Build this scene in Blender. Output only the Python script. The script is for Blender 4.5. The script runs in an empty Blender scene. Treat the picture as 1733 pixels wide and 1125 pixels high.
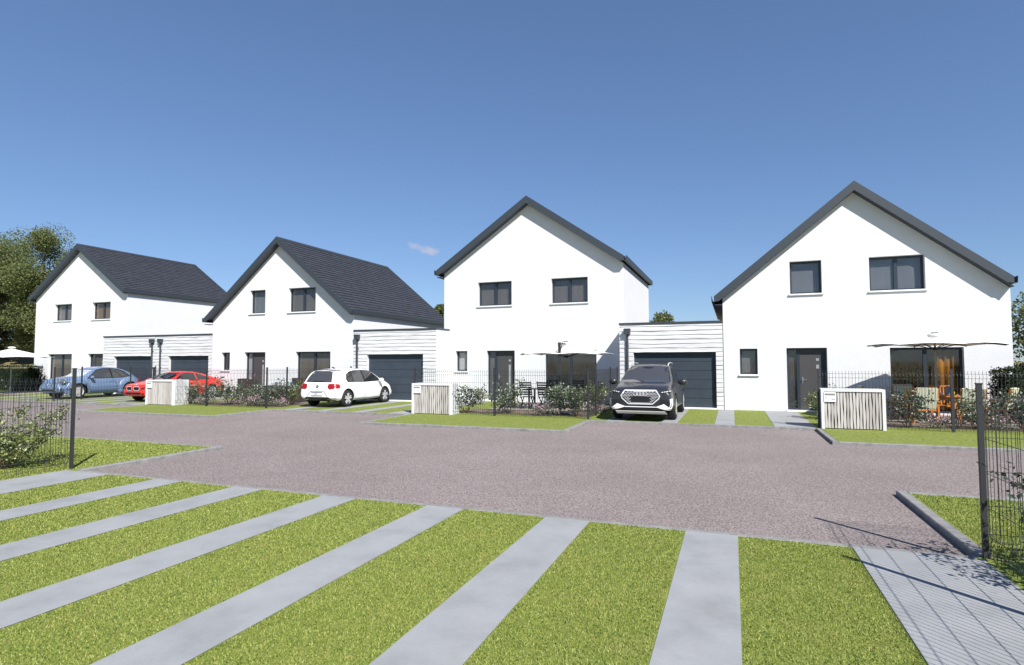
import bpy, bmesh, math, random
from mathutils import Vector, Matrix, noise
from mathutils.bvhtree import BVHTree
R = math.radians
rnd = random.Random(7)
SC = bpy.context.scene
COL = SC.collection

# ------------------------------------------------------------------ materials
def new_mat(name):
    m = bpy.data.materials.new(name); m.use_nodes = True
    nt = m.node_tree; b = nt.nodes['Principled BSDF']
    return m, nt, b
def N(nt, t, **kw):
    n = nt.nodes.new(t)
    for k, v in kw.items():
        if k.startswith('i_'):
            key = k[2:]; key = int(key) if key.isdigit() else key.replace('_', ' ')
            n.inputs[key].default_value = v
        else: setattr(n, k, v)
    return n
def ramp(nt, stops):
    r = nt.nodes.new('ShaderNodeValToRGB'); e = r.color_ramp.elements
    while len(e) < len(stops): e.new(0.5)
    for k, (p, c) in zip(e, stops): k.position = p; k.color = (*c, 1)
    return r
def coords(nt, scale=(1, 1, 1)):
    g = N(nt, 'ShaderNodeNewGeometry'); mp = N(nt, 'ShaderNodeMapping'); mp.inputs['Scale'].default_value = scale
    nt.links.new(g.outputs['Position'], mp.inputs[0]); return mp.outputs[0]
def plain(name, col, rough=.5, metal=0, coat=0, spec=None):
    m, nt, b = new_mat(name)
    b.inputs['Base Color'].default_value = (*col, 1); b.inputs['Roughness'].default_value = rough
    b.inputs['Metallic'].default_value = metal; b.inputs['Coat Weight'].default_value = coat
    if coat: b.inputs['Coat Roughness'].default_value = .04
    if spec is not None: b.inputs['Specular IOR Level'].default_value = spec
    return m
def noisy(name, stops, scale=8, rough=.85, bump=0, bscale=60, detail=6, stretch=(1, 1, 1), second=None, bdist=.01):
    """noise driven colour with an optional fine second layer and bump"""
    m, nt, b = new_mat(name); co = coords(nt, stretch)
    n = N(nt, 'ShaderNodeTexNoise', i_Scale=scale, i_Detail=detail, i_Roughness=.62); nt.links.new(co, n.inputs['Vector'])
    r = ramp(nt, stops); nt.links.new(n.outputs['Fac'], r.inputs[0]); out = r.outputs[0]
    if second:
        sc2, st2, fac = second
        n2 = N(nt, 'ShaderNodeTexNoise', i_Scale=sc2, i_Detail=3, i_Roughness=.7); nt.links.new(co, n2.inputs['Vector'])
        r2 = ramp(nt, st2); nt.links.new(n2.outputs['Fac'], r2.inputs[0])
        mx = N(nt, 'ShaderNodeMix', data_type='RGBA', blend_type='MULTIPLY'); mx.inputs[0].default_value = fac
        nt.links.new(out, mx.inputs[6]); nt.links.new(r2.outputs[0], mx.inputs[7]); out = mx.outputs[2]
    nt.links.new(out, b.inputs['Base Color']); b.inputs['Roughness'].default_value = rough
    b.inputs['Specular IOR Level'].default_value = .25
    if bump:
        n3 = N(nt, 'ShaderNodeTexNoise', i_Scale=bscale, i_Detail=4); nt.links.new(co, n3.inputs['Vector'])
        bp = N(nt, 'ShaderNodeBump', i_Strength=bump, i_Distance=bdist); nt.links.new(n3.outputs['Fac'], bp.inputs['Height'])
        nt.links.new(bp.outputs[0], b.inputs['Normal'])
    return m
def island(name, stops, rough=.6, trans=0, metal=0, bump=0):
    """colour picked per mesh island (each leaf, blade or tile its own tone)"""
    m, nt, b = new_mat(name)
    g = N(nt, 'ShaderNodeNewGeometry'); r = ramp(nt, stops); nt.links.new(g.outputs['Random Per Island'], r.inputs[0])
    nt.links.new(r.outputs[0], b.inputs['Base Color']); b.inputs['Roughness'].default_value = rough
    b.inputs['Specular IOR Level'].default_value = .3; b.inputs['Metallic'].default_value = metal
    if trans:
        t = N(nt, 'ShaderNodeBsdfTranslucent'); nt.links.new(r.outputs[0], t.inputs[0])
        mx = N(nt, 'ShaderNodeMixShader', i_0=trans)
        nt.links.new(b.outputs[0], mx.inputs[1]); nt.links.new(t.outputs[0], mx.inputs[2])
        nt.links.new(mx.outputs[0], nt.nodes['Material Output'].inputs[0])
    return m
def glass(name, tint=(.90, .91, .92), refl=.05):
    m, nt, b = new_mat(name); nt.nodes.remove(b)
    t = N(nt, 'ShaderNodeBsdfTransparent'); t.inputs[0].default_value = (*tint, 1)
    gl = N(nt, 'ShaderNodeBsdfGlossy', i_Roughness=.02); gl.inputs[0].default_value = (.9, .9, .9, 1)
    lw = N(nt, 'ShaderNodeLayerWeight', i_Blend=.5); pw = N(nt, 'ShaderNodeMath', operation='POWER', i_1=4.0); ml = N(nt, 'ShaderNodeMath', operation='MULTIPLY', i_1=.45); ad = N(nt, 'ShaderNodeMath', operation='ADD', i_1=refl)
    nt.links.new(lw.outputs['Facing'], pw.inputs[0]); nt.links.new(pw.outputs[0], ml.inputs[0]); nt.links.new(ml.outputs[0], ad.inputs[0])
    mx = N(nt, 'ShaderNodeMixShader'); nt.links.new(ad.outputs[0], mx.inputs[0])
    nt.links.new(t.outputs[0], mx.inputs[1]); nt.links.new(gl.outputs[0], mx.inputs[2])
    nt.links.new(mx.outputs[0], nt.nodes['Material Output'].inputs[0]); return m

M = {}
M['render'] = noisy('white_render', [(.3, (.635, .64, .65)), (.7, (.68, .685, .695))], 1.2, .9, .55, 55, second=(90, [(.3, (.9, .9, .9)), (.6, (1, 1, 1))], .6), bdist=.012)
M['board'] = noisy('whitewashed_board', [(.28, (.40, .40, .415)), (.44, (.53, .53, .535)), (.60, (.60, .60, .60))], 5, .75, .3, 30, stretch=(.22, 1, 2.6))
M['anthracite'] = plain('anthracite_metal', (.033, .042, .053), .5)
M['frame'] = plain('dark_window_frame', (.022, .031, .042), .4)
M['garage_panel'] = noisy('garage_panel', [(.35, (.036, .047, .062)), (.65, (.042, .054, .070))], 3, .5, .1, 200)
M['tile'] = island('slate_tile', [(0, (.034, .037, .046)), (.5, (.039, .042, .052)), (1, (.046, .049, .060))], .6)
M['underlay'] = plain('roof_underlay', (.02, .02, .024), .9)
M['glass'] = glass('window_glass')
M['glass_dark'] = glass('sidelight_glass', (.85, .86, .88), .05)
M['door'] = plain('front_door_grey', (.052, .050, .050), .5)
M['steel'] = plain('brushed_steel', (.62, .62, .64), .3, 1)
M['frosted'] = plain('frosted_inlay', (.28, .29, .30), .35)
M['sill'] = noisy('white_sill', [(.3, (.74, .74, .73)), (.7, (.82, .82, .81))], 6, .7)
M['interior'] = noisy('room_paint', [(.3, (.60, .58, .56)), (.7, (.70, .68, .66))], .6, .9)
for k_, c_ in dict(grey=(.155, .160, .168), beige=(.20, .175, .150), taupe=(.130, .115, .103), pale=(.42, .41, .40), dim=(.085, .082, .08), amber=(.20, .125, .06)).items():  # tones of lit rooms and curtains put into flat panel colours
    M['blind_' + k_] = noisy('blind_' + k_, [(.3, tuple(v * .88 for v in c_)), (.7, tuple(v * 1.1 for v in c_))], 2.2, .85, stretch=(2, 2, .15))
M['curtain'] = noisy('beige_curtain', [(.3, (.34, .29, .24)), (.7, (.46, .40, .34))], 5, .9, stretch=(3, 3, .05))
M['orange_cloth'] = noisy('amber_curtain', [(.3, (.20, .075, .010)), (.7, (.34, .15, .02))], 4, .9, stretch=(4, 4, .1))
M['asphalt'] = noisy('pink_grey_asphalt', [(.3, (.205, .173, .164)), (.7, (.255, .217, .208))], .35, .95, .8, 120,
                     second=(46, [(.34, (.34, .32, .32)), (.5, (.95, .95, .95)), (.66, (1.62, 1.58, 1.57))], 1), bdist=.010)
M['concrete'] = noisy('pale_concrete', [(.25, (.222, .227, .232)), (.5, (.278, .283, .289)), (.75, (.315, .319, .324))], 1.9, .85, .25, 140,
                      second=(45, [(.3, (.88, .88, .88)), (.6, (1, 1, 1))], .5), bdist=.003)
M['kerb'] = noisy('kerb_concrete', [(.3, (.18, .175, .17)), (.7, (.29, .285, .28))], 6, .9, .5, 80, second=(120, [(.3, (.75, .75, .75)), (.6, (1, 1, 1))], .8), bdist=.004)
M['soil'] = noisy('garden_soil', [(.3, (.10, .075, .058)), (.7, (.20, .155, .125))], 7, .95, .9, 40)
M['terrace'] = noisy('terrace_slab', [(.3, (.22, .19, .17)), (.7, (.30, .26, .24))], 3, .9, .2, 60)
M['metal_fence'] = plain('fence_grey', (.027, .028, .031), .5)
M['black_metal'] = plain('black_metal', (.010, .010, .012), .4)
M['white'] = plain('white_paint', (.80, .80, .79), .55)
M['weather_wood'] = island('weathered_slat', [(0, (.36, .33, .315)), (.5, (.45, .42, .40)), (1, (.52, .49, .47))], .85)
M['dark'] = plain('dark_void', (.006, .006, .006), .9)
M['blue_mark'] = plain('blue_mark', (.05, .11, .42), .5)
M['canvas'] = noisy('white_canvas', [(.3, (.78, .77, .72)), (.7, (.82, .81, .77))], 3, .8)
M['teak'] = noisy('orange_teak', [(.3, (.40, .135, .022)), (.7, (.56, .205, .035))], 6, .5, stretch=(1, 1, 6))
M['cushion'] = None
M['wicker'] = noisy('brown_wicker', [(.35, (.030, .022, .020)), (.65, (.075, .055, .05))], 60, .6, .6, 80)
M['black_slat'] = plain('black_slat_wood', (.012, .011, .011), .6)
M['tabletop'] = plain('pale_wood_top', (.34, .25, .18), .5)
M['ceramic'] = plain('white_ceramic', (.75, .75, .75), .25)
M['teal'] = plain('teal_glass', (.01, .10, .13), .2)
M['bluegrey'] = plain('blue_grey_enamel', (.16, .20, .28), .35)
M['yellow'] = plain('yellow_juice', (.62, .42, .01), .3)
M['lampshade'] = plain('lamp_shade', (.45, .44, .43), .4)
M['bark'] = noisy('bark', [(.3, (.04, .03, .022)), (.7, (.10, .075, .055))], 12, .95, .6, 30, stretch=(1, 1, .3))
M['stem'] = noisy('shrub_stem', [(.3, (.07, .05, .03)), (.7, (.14, .10, .07))], 20, .9)
M['leaf_shrub'] = island('shrub_leaf', [(0, (.022, .038, .020)), (.35, (.07, .105, .055)), (.7, (.17, .21, .125)), (1, (.50, .53, .43))], .5, .2)  # here and in the next two, the palest tone is a painted highlight
M['leaf_olive'] = island('yellow_green_leaf', [(0, (.032, .045, .014)), (.4, (.11, .145, .038)), (.8, (.25, .30, .085)), (1, (.58, .60, .38))], .5, .25)
M['leaf_dark'] = island('dark_glossy_leaf', [(0, (.008, .017, .010)), (.5, (.035, .060, .035)), (.8, (.11, .15, .10)), (1, (.42, .46, .38))], .4, .15)
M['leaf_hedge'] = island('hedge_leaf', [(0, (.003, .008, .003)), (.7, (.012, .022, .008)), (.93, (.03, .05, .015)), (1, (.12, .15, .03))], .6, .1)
M['petal'] = island('pink_petal', [(0, (.42, .20, .26)), (.5, (.62, .40, .46)), (1, (.85, .74, .76))], .6, .3)
M['leaf_tree'] = island('tree_leaf', [(0, (.095, .120, .045)), (.5, (.150, .180, .065)), (1, (.215, .240, .105))], .7, .4)
M['leaf_tree2'] = island('tree_leaf_dark', [(0, (.075, .092, .040)), (.5, (.120, .142, .060)), (1, (.180, .195, .095))], .7, .4)
M['tyre'] = plain('tyre_rubber', (.012, .012, .013), .8)
M['rim'] = plain('alloy', (.62, .62, .63), .35, .45)
M['rim_dark'] = plain('dark_alloy', (.03, .03, .033), .35, .4)
M['chrome'] = plain('chrome_trim', (.74, .74, .75), .25, .35)
M['car_glass'] = plain('car_glass', (.018, .020, .022), .06, 0, .6)
M['car_glass_grey'] = plain('car_glass_grey', (.052, .052, .056), .12, 0, .5)
M['black_plastic'] = plain('black_plastic', (.008, .008, .009), .5)
M['lamp_red'] = plain('tail_lamp_red', (.30, .004, .006), .3, 0, .4)
M['lamp_clear'] = plain('headlamp_clear', (.35, .36, .37), .12, 0, .8)
M['amber'] = plain('amber_lamp', (.75, .28, .01), .3)
M['seat'] = plain('car_seat', (.10, .10, .10), .8)
for k, c in dict(blue=(.135, .205, .335), red=(.62, .022, .012), white=(.80, .80, .80), grey=(.024, .023, .027)).items():
    M['paint_' + k] = plain('car_paint_' + k, c, .38, .1 if k == 'grey' else 0, .55)

def mat_blade():
    m, nt, b = new_mat('grass_blade'); co = coords(nt); g = N(nt, 'ShaderNodeNewGeometry')
    n1 = N(nt, 'ShaderNodeTexNoise', i_Scale=19, i_Detail=4, i_Roughness=.68); nt.links.new(co, n1.inputs[0])
    a = N(nt, 'ShaderNodeMath', operation='MULTIPLY_ADD', i_1=4.0, i_2=-1.70); nt.links.new(n1.outputs['Fac'], a.inputs[0])
    c = N(nt, 'ShaderNodeMath', operation='MULTIPLY_ADD', i_1=.45); nt.links.new(g.outputs['Random Per Island'], c.inputs[0]); nt.links.new(a.outputs[0], c.inputs[2])
    r = ramp(nt, [(0, (.020, .055, .018)), (.25, (.080, .150, .034)), (.55, (.235, .305, .055)), (.82, (.45, .50, .13)), (1, (.62, .63, .30))]); nt.links.new(c.outputs[0], r.inputs[0])
    n2 = N(nt, 'ShaderNodeTexNoise', i_Scale=2.2, i_Detail=5, i_Roughness=.7); nt.links.new(co, n2.inputs[0])
    r2 = ramp(nt, [(.46, (0, 0, 0)), (.70, (1, 1, 1))]); nt.links.new(n2.outputs['Fac'], r2.inputs[0])
    k = N(nt, 'ShaderNodeMath', operation='MULTIPLY', i_1=.6); nt.links.new(r2.outputs[0], k.inputs[0])
    mx = N(nt, 'ShaderNodeMix', data_type='RGBA'); nt.links.new(k.outputs[0], mx.inputs[0]); nt.links.new(r.outputs[0], mx.inputs[6]); mx.inputs[7].default_value = (.37, .34, .11, 1)
    gt = N(nt, 'ShaderNodeMath', operation='GREATER_THAN', i_1=.985); nt.links.new(g.outputs['Random Per Island'], gt.inputs[0])
    m2 = N(nt, 'ShaderNodeMix', data_type='RGBA'); nt.links.new(gt.outputs[0], m2.inputs[0]); nt.links.new(mx.outputs[2], m2.inputs[6]); m2.inputs[7].default_value = (.45, .20, .08, 1)
    nt.links.new(m2.outputs[2], b.inputs['Base Color']); b.inputs['Roughness'].default_value = .65; b.inputs['Specular IOR Level'].default_value = .25
    t = N(nt, 'ShaderNodeBsdfTranslucent'); nt.links.new(m2.outputs[2], t.inputs[0]); ms = N(nt, 'ShaderNodeMixShader', i_0=.3)
    nt.links.new(b.outputs[0], ms.inputs[1]); nt.links.new(t.outputs[0], ms.inputs[2]); nt.links.new(ms.outputs[0], nt.nodes['Material Output'].inputs[0]); return m
M['blade'] = mat_blade()
def mat_cushion():
    m, nt, b = new_mat('striped_cushion')
    tc = N(nt, 'ShaderNodeTexCoord'); w = N(nt, 'ShaderNodeTexWave', i_Scale=4.2)
    w.bands_direction = 'X'; nt.links.new(tc.outputs['Object'], w.inputs[0])
    r = ramp(nt, [(.80, (.62, .62, .46)), (.92, (.36, .36, .24))]); nt.links.new(w.outputs['Fac'], r.inputs[0])
    nt.links.new(r.outputs[0], b.inputs['Base Color']); b.inputs['Roughness'].default_value = .85; return m
M['cushion'] = mat_cushion()
def mat_grass(name, lo, mid, hi, dry, sc=55):
    m, nt, b = new_mat(name); co = coords(nt)
    n1 = N(nt, 'ShaderNodeTexNoise', i_Scale=sc, i_Detail=8, i_Roughness=.78); nt.links.new(co, n1.inputs[0])
    r1 = ramp(nt, [(.32, lo), (.48, mid), (.66, hi)]); nt.links.new(n1.outputs['Fac'], r1.inputs[0])
    n2 = N(nt, 'ShaderNodeTexNoise', i_Scale=2.6, i_Detail=5, i_Roughness=.65); nt.links.new(co, n2.inputs[0])
    r2 = ramp(nt, [(.5, (0, 0, 0)), (.72, (1, 1, 1))]); nt.links.new(n2.outputs['Fac'], r2.inputs[0])
    ml = N(nt, 'ShaderNodeMath', operation='MULTIPLY', i_1=.55); nt.links.new(r2.outputs[0], ml.inputs[0])
    mx = N(nt, 'ShaderNodeMix', data_type='RGBA'); nt.links.new(ml.outputs[0], mx.inputs[0])
    nt.links.new(r1.outputs[0], mx.inputs[6]); mx.inputs[7].default_value = (*dry, 1)
    nt.links.new(mx.outputs[2], b.inputs['Base Color']); b.inputs['Roughness'].default_value = .9; b.inputs['Specular IOR Level'].default_value = .1
    bp = N(nt, 'ShaderNodeBump', i_Strength=.8, i_Distance=.02); nt.links.new(n1.outputs['Fac'], bp.inputs['Height']); nt.links.new(bp.outputs[0], b.inputs['Normal'])
    return m
M['grass'] = mat_grass('lawn_grass', (.055, .095, .016), (.175, .220, .042), (.34, .36, .10), (.31, .28, .09))
M['grass_far'] = mat_grass('lawn_grass_far', (.062, .098, .018), (.150, .190, .040), (.29, .30, .09), (.26, .25, .085), 12)
M['blade'] = island('grass_blade', [(0, (.030, .070, .012)), (.28, (.135, .205, .034)), (.58, (.33, .375, .08)), (.97, (.44, .45, .16)), (1, (.36, .17, .06))], .6, .3)
M['field'] = noisy('dry_field', [(.3, (.20, .16, .075)), (.55, (.30, .24, .11)), (.75, (.24, .24, .08))], .4, .95, .6, 4, second=(6, [(.3, (.7, .7, .7)), (.65, (1, 1, 1))], .8))

# ------------------------------------------------------------------ mesh helpers
class MB:
    def __init__(s): s.v = []; s.f = []
    def box(s, a, b):
        x0, y0, z0 = (min(p, q) for p, q in zip(a, b)); x1, y1, z1 = (max(p, q) for p, q in zip(a, b)); i = len(s.v)
        s.v += [(x0, y0, z0), (x1, y0, z0), (x1, y1, z0), (x0, y1, z0), (x0, y0, z1), (x1, y0, z1), (x1, y1, z1), (x0, y1, z1)]
        s.f += [tuple(i + k for k in q) for q in ((0, 3, 2, 1), (4, 5, 6, 7), (0, 1, 5, 4), (1, 2, 6, 5), (2, 3, 7, 6), (3, 0, 4, 7))]; return s
    def bar(s, p, q, w, h, up=(0, 0, 1)):
        p, q = Vector(p), Vector(q); d = (q - p).normalized(); u = Vector(up)
        if abs(d.dot(u)) > .98: u = Vector((0, 1, 0))
        sd = d.cross(u).normalized() * (w / 2); uu = sd.cross(d).normalized() * (h / 2); i = len(s.v)
        for c in (p, q): s.v += [tuple(c - sd - uu), tuple(c + sd - uu), tuple(c + sd + uu), tuple(c - sd + uu)]
        s.f += [tuple(i + k for k in x) for x in ((0, 1, 2, 3), (4, 7, 6, 5), (0, 4, 5, 1), (1, 5, 6, 2), (2, 6, 7, 3), (3, 7, 4, 0))]; return s
    def tube(s, pts, r, n=6, taper=None):
        pts = [Vector(p) for p in pts]; i0 = len(s.v); m = len(pts)
        for k, p in enumerate(pts):
            d = (pts[min(k + 1, m - 1)] - pts[max(k - 1, 0)]).normalized()
            a = d.cross(Vector((0, 0, 1)) if abs(d.z) < .9 else Vector((1, 0, 0))).normalized(); b = d.cross(a)
            rr = r if taper is None else r + (taper - r) * k / max(1, m - 1)
            s.v += [tuple(p + (a * math.cos(2 * math.pi * j / n) + b * math.sin(2 * math.pi * j / n)) * rr) for j in range(n)]
        for k in range(m - 1):
            for j in range(n):
                a = i0 + k * n + j; b = i0 + k * n + (j + 1) % n
                s.f.append((a, b, b + n, a + n))
        s.f.append(tuple(i0 + j for j in range(n))[::-1]); s.f.append(tuple(i0 + (m - 1) * n + j for j in range(n))); return s
    def lathe(s, prof, c=(0, 0, 0), axis='z', n=24, cap=True):
        i0 = len(s.v); c = Vector(c)
        for (r, h) in prof:
            for j in range(n):
                a = 2 * math.pi * j / n; ca, sa = r * math.cos(a), r * math.sin(a)
                s.v.append(tuple(c + (Vector((ca, sa, h)) if axis == 'z' else Vector((ca, h, sa)) if axis == 'y' else Vector((h, ca, sa)))))
        for k in range(len(prof) - 1):
            for j in range(n):
                a = i0 + k * n + j; b = i0 + k * n + (j + 1) % n; s.f.append((a, b, b + n, a + n))
        if cap and prof[0][0] > 0: s.f.append(tuple(i0 + j for j in range(n))[::-1])
        if cap and prof[-1][0] > 0: s.f.append(tuple(i0 + (len(prof) - 1) * n + j for j in range(n)))
        return s
    def poly(s, pts): i = len(s.v); s.v += [tuple(p) for p in pts]; s.f.append(tuple(range(i, i + len(pts)))); return s
    def prism(s, pts, d):
        """closed polygon pushed along vector d"""
        i = len(s.v); n = len(pts); d = Vector(d)
        s.v += [tuple(p) for p in pts] + [tuple(Vector(p) + d) for p in pts]
        s.f.append(tuple(range(i, i + n))); s.f.append(tuple(range(i + 2 * n - 1, i + n - 1, -1)))
        for k in range(n): s.f.append((i + k, i + n + k, i + n + (k + 1) % n, i + (k + 1) % n))
        return s
    def mesh(s, name, off=(0, 0, 0)):
        me = bpy.data.meshes.new(name); ox, oy, oz = off
        me.from_pydata([(x - ox, y - oy, z - oz) for x, y, z in s.v], [], s.f); return me
    def build(s, name, mat, parent=None, off=None, smooth=False, fix=True, loc=None):
        if off is None: off = tuple(parent['_o']) if parent is not None and '_o' in parent else (0, 0, 0)
        me = s.mesh(name, off)
        if fix:
            bm = bmesh.new(); bm.from_mesh(me); bmesh.ops.recalc_face_normals(bm, faces=bm.faces); bm.to_mesh(me); bm.free()
        return link(name, me, mat, parent, smooth, loc)
def link(name, me, mat, parent=None, smooth=False, loc=None):
    o = bpy.data.objects.new(name, me); COL.objects.link(o)
    if mat is not None and not me.materials: me.materials.append(mat)
    if parent is not None:
        o.parent = parent
        if '_o' in parent: o['_o'] = parent['_o'][:] if hasattr(parent['_o'], '__getitem__') else parent['_o']
    if loc is not None: o.location = loc
    if smooth: me.shade_smooth()
    return o
def tag(o, label, cat, group=None):
    o['label'] = label; o['category'] = cat
    if group: o['group'] = group
    return o
def struct(o, kind='structure'): o['kind'] = kind; return o
def thing(name, label, cat, loc=(0, 0, 0), rz=0, group=None, world=False):
    """Empty at the base of a thing. world=True: its parts are given in world coordinates"""
    o = bpy.data.objects.new(name, None); COL.objects.link(o); o.location = loc; o.rotation_euler = (0, 0, rz)
    o.empty_display_size = .3
    if world: o['_o'] = list(loc)
    return tag(o, label, cat, group)
def dup(root, loc, rz=0, scale=1, label=None, group=None):
    def cp(o, par):
        c = o.copy(); COL.objects.link(c); c.parent = par
        for ch in list(o.children): cp(ch, c)
        return c
    r = cp(root, None); r.location = loc; r.rotation_euler = (0, 0, rz); r.scale = (scale,) * 3 if not hasattr(scale, '__len__') else scale
    if label: r['label'] = label
    if group: r['group'] = group
    return r
def boolean(o, cutters, op='DIFFERENCE'):
    for c in cutters:
        md = o.modifiers.new('b', 'BOOLEAN'); md.object = c; md.operation = op; md.solver = 'EXACT'
        try: md.material_mode = 'TRANSFER'
        except Exception: pass
    dg = bpy.context.evaluated_depsgraph_get(); me = bpy.data.meshes.new_from_object(o.evaluated_get(dg))
    o.modifiers.clear(); o.data = me
    for c in cutters: bpy.data.objects.remove(c)
    return o

# ------------------------------------------------------------------ camera, light, sky
cam = bpy.data.cameras.new('camera'); co = bpy.data.objects.new('camera', cam); COL.objects.link(co); SC.camera = co
cam.sensor_width = 36; cam.lens = 978.9 / 1733 * 36; cam.clip_end = 3000; cam.clip_start = .05
PS, TH, RO = .36310, .05005, -.00213
fw = Vector((-math.sin(PS) * math.cos(TH), math.cos(PS) * math.cos(TH), math.sin(TH)))
rt = Vector((math.cos(PS), math.sin(PS), 0)); up = rt.cross(fw)
r2 = rt * math.cos(RO) + up * math.sin(RO); u2 = up * math.cos(RO) - rt * math.sin(RO)
co.matrix_world = Matrix(((r2.x, u2.x, -fw.x, 0), (r2.y, u2.y, -fw.y, 0), (r2.z, u2.z, -fw.z, 1.8), (0, 0, 0, 1)))

SUN_EL, SUN_AZ = R(43.5), R(134.5)             # azimuth measured from +Y towards +X
sd = Vector((math.sin(SUN_AZ) * math.cos(SUN_EL), math.cos(SUN_AZ) * math.cos(SUN_EL), math.sin(SUN_EL)))
sl = bpy.data.lights.new('sun', 'SUN'); sl.energy = 5.0; sl.angle = R(.5); sl.color = (1, .965, .91)
so = bpy.data.objects.new('sun', sl); COL.objects.link(so); so.rotation_euler = (-sd).to_track_quat('-Z', 'Y').to_euler(); so.location = (30, -30, 40)
W = bpy.data.worlds.new('World'); SC.world = W; W.use_nodes = True; nt = W.node_tree
bg = nt.nodes['Background']; sky = N(nt, 'ShaderNodeTexSky', sky_type='NISHITA', sun_disc=False)
sky.sun_elevation = SUN_EL; sky.sun_rotation = SUN_AZ; sky.altitude = 100; sky.air_density = 1.0; sky.dust_density = 0.05; sky.ozone_density = 3.0
bg.inputs[1].default_value = .070
gm_ = N(nt, 'ShaderNodeGamma', i_Gamma=.72); nt.links.new(sky.outputs[0], gm_.inputs[0])   # flatter, deeper blue towards the zenith
hs = N(nt, 'ShaderNodeVectorMath', operation='MULTIPLY'); nt.links.new(gm_.outputs[0], hs.inputs[0]); hs.inputs[1].default_value = (1.06, 1.31, 1.72)
# one small wispy cloud low over the middle houses, fixed to its direction in the sky
def cloud(last, d, wid, hei, tilt, dens, seed):
    d = Vector(d).normalized(); e1 = d.cross(Vector((0, 0, 1))).normalized(); e2 = e1.cross(d).normalized()
    a = e1 * math.cos(tilt) + e2 * math.sin(tilt); c = e2 * math.cos(tilt) - e1 * math.sin(tilt)
    tc = N(nt, 'ShaderNodeTexCoord'); nz = N(nt, 'ShaderNodeTexNoise', i_Scale=34, i_Detail=6, i_Roughness=.6); mp = N(nt, 'ShaderNodeMapping'); mp.inputs['Location'].default_value = (seed, 0, 0)
    nt.links.new(tc.outputs['Generated'], mp.inputs[0]); nt.links.new(mp.outputs[0], nz.inputs['Vector'])
    def dot(v, k):
        n = N(nt, 'ShaderNodeVectorMath', operation='DOT_PRODUCT'); nt.links.new(tc.outputs['Generated'], n.inputs[0]); n.inputs[1].default_value = v
        m = N(nt, 'ShaderNodeMath', operation='MULTIPLY', i_1=1 / k); nt.links.new(n.outputs['Value'], m.inputs[0]); return m
    u, v = dot(a, wid), dot(c, hei)
    def op(o, x, y):
        m = N(nt, 'ShaderNodeMath', operation=o)
        for i, q in enumerate((x, y)):
            if isinstance(q, (int, float)): m.inputs[i].default_value = q
            else: nt.links.new(q.outputs[0], m.inputs[i])
        return m
    r2 = op('ADD', op('MULTIPLY', u, u), op('MULTIPLY', v, v)); nn = op('MULTIPLY', op('SUBTRACT', nz, .5), 3.4)
    k = op('SUBTRACT', op('ADD', nn, .95), r2); k.use_clamp = True
    fr = N(nt, 'ShaderNodeVectorMath', operation='DOT_PRODUCT'); nt.links.new(tc.outputs['Generated'], fr.inputs[0]); fr.inputs[1].default_value = d
    k = op('MULTIPLY', k, dens); g = N(nt, 'ShaderNodeMath', operation='GREATER_THAN', i_1=.5); nt.links.new(fr.outputs['Value'], g.inputs[0]); k = op('MULTIPLY', k, g)
    mx = N(nt, 'ShaderNodeMix', data_type='RGBA'); nt.links.new(k.outputs[0], mx.inputs[0]); nt.links.new(last, mx.inputs[6]); mx.inputs[7].default_value = (5.0, 5.2, 6.3, 1); return mx.outputs[2]
def look(px, py): return r2 * ((px - 866.5) / 978.9) - u2 * ((py - 562.5) / 978.9) + fw
r2v, u2v = r2.copy(), u2.copy()
sk_ = cloud(hs.outputs[0], look(717, 421), .036, .0085, R(-13), .8, 3.4)
nt.links.new(sk_, bg.inputs[0])
SC.view_settings.view_transform = 'Standard'; SC.view_settings.look = 'None'; SC.view_settings.gamma = 1; SC.view_settings.exposure = .68
SC.cycles.max_bounces = 8; SC.cycles.transparent_max_bounces = 16; SC.cycles.use_denoising = True
SC.cycles.sample_clamp_indirect = 6

# ------------------------------------------------------------------ setting: ground, road, lawns, kerbs, paving
def hill_z(x, y):
    d = max(0, y - 37); w = 1 / (1 + math.exp((x + 48) / 5))
    return -.12 + w * min(7, d * .16) + w * .35 * math.sin(x * .13) * math.sin(y * .11) * min(1, d / 8)
gm = MB(); nx, ny = 64, 50
xs = [-1400, -700, -350] + [-200 + 4 * i for i in range(nx)] + [120, 300, 700, 1400]; ys = [-1200, -400, -100, -20] + [30 + 3 * i for i in range(ny)] + [260, 500, 1400]
for y in ys:
    for x in xs: gm.v.append((x, y, hill_z(x, min(y, 160))))
for j in range(len(ys) - 1):
    for i in range(len(xs) - 1):
        a = j * len(xs) + i; gm.f.append((a, a + 1, a + 1 + len(xs), a + len(xs)))
struct(gm.build('ground', M['field'], smooth=True))
ROAD_Z = -.06
road = MB(); n = 1
road.poly([(-120, 6.5, ROAD_Z), (60, 6.5, ROAD_Z), (60, 17.36, ROAD_Z), (-120, 17.36, ROAD_Z)])
struct(road.build('road', M['asphalt']))
YI, YF, YN, YE = 14.62, 17.36, 9.45, 6.58          # island front, far driveway edge, near lawn edge, near driveway edge
def lawn(x0, y0, x1, y1, mat='grass_far'):
    b = MB(); b.poly([(x0, y0, 0), (x1, y0, 0), (x1, y1, 0), (x0, y1, 0)]); return struct(b.build('lawn', M[mat]))
lawn(-120, YF, 60, 37)
for x0, x1 in ((2.19, 60), (-10.30, -4.20), (-23.0, -16.46), (-120, -36.4)): lawn(x0, YI + .12, x1, YF)
lawn(-120, YE, -10.34, YN - .12, 'grass'); lawn(2.21, YE, 60, YN - .12, 'grass'); lawn(-120, -14, 60, YE - .105, 'grass'); lawn(-120, YE - .105, -10.20, YE, 'grass'); lawn(2.06, YE - .105, 60, YE, 'grass')
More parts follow.
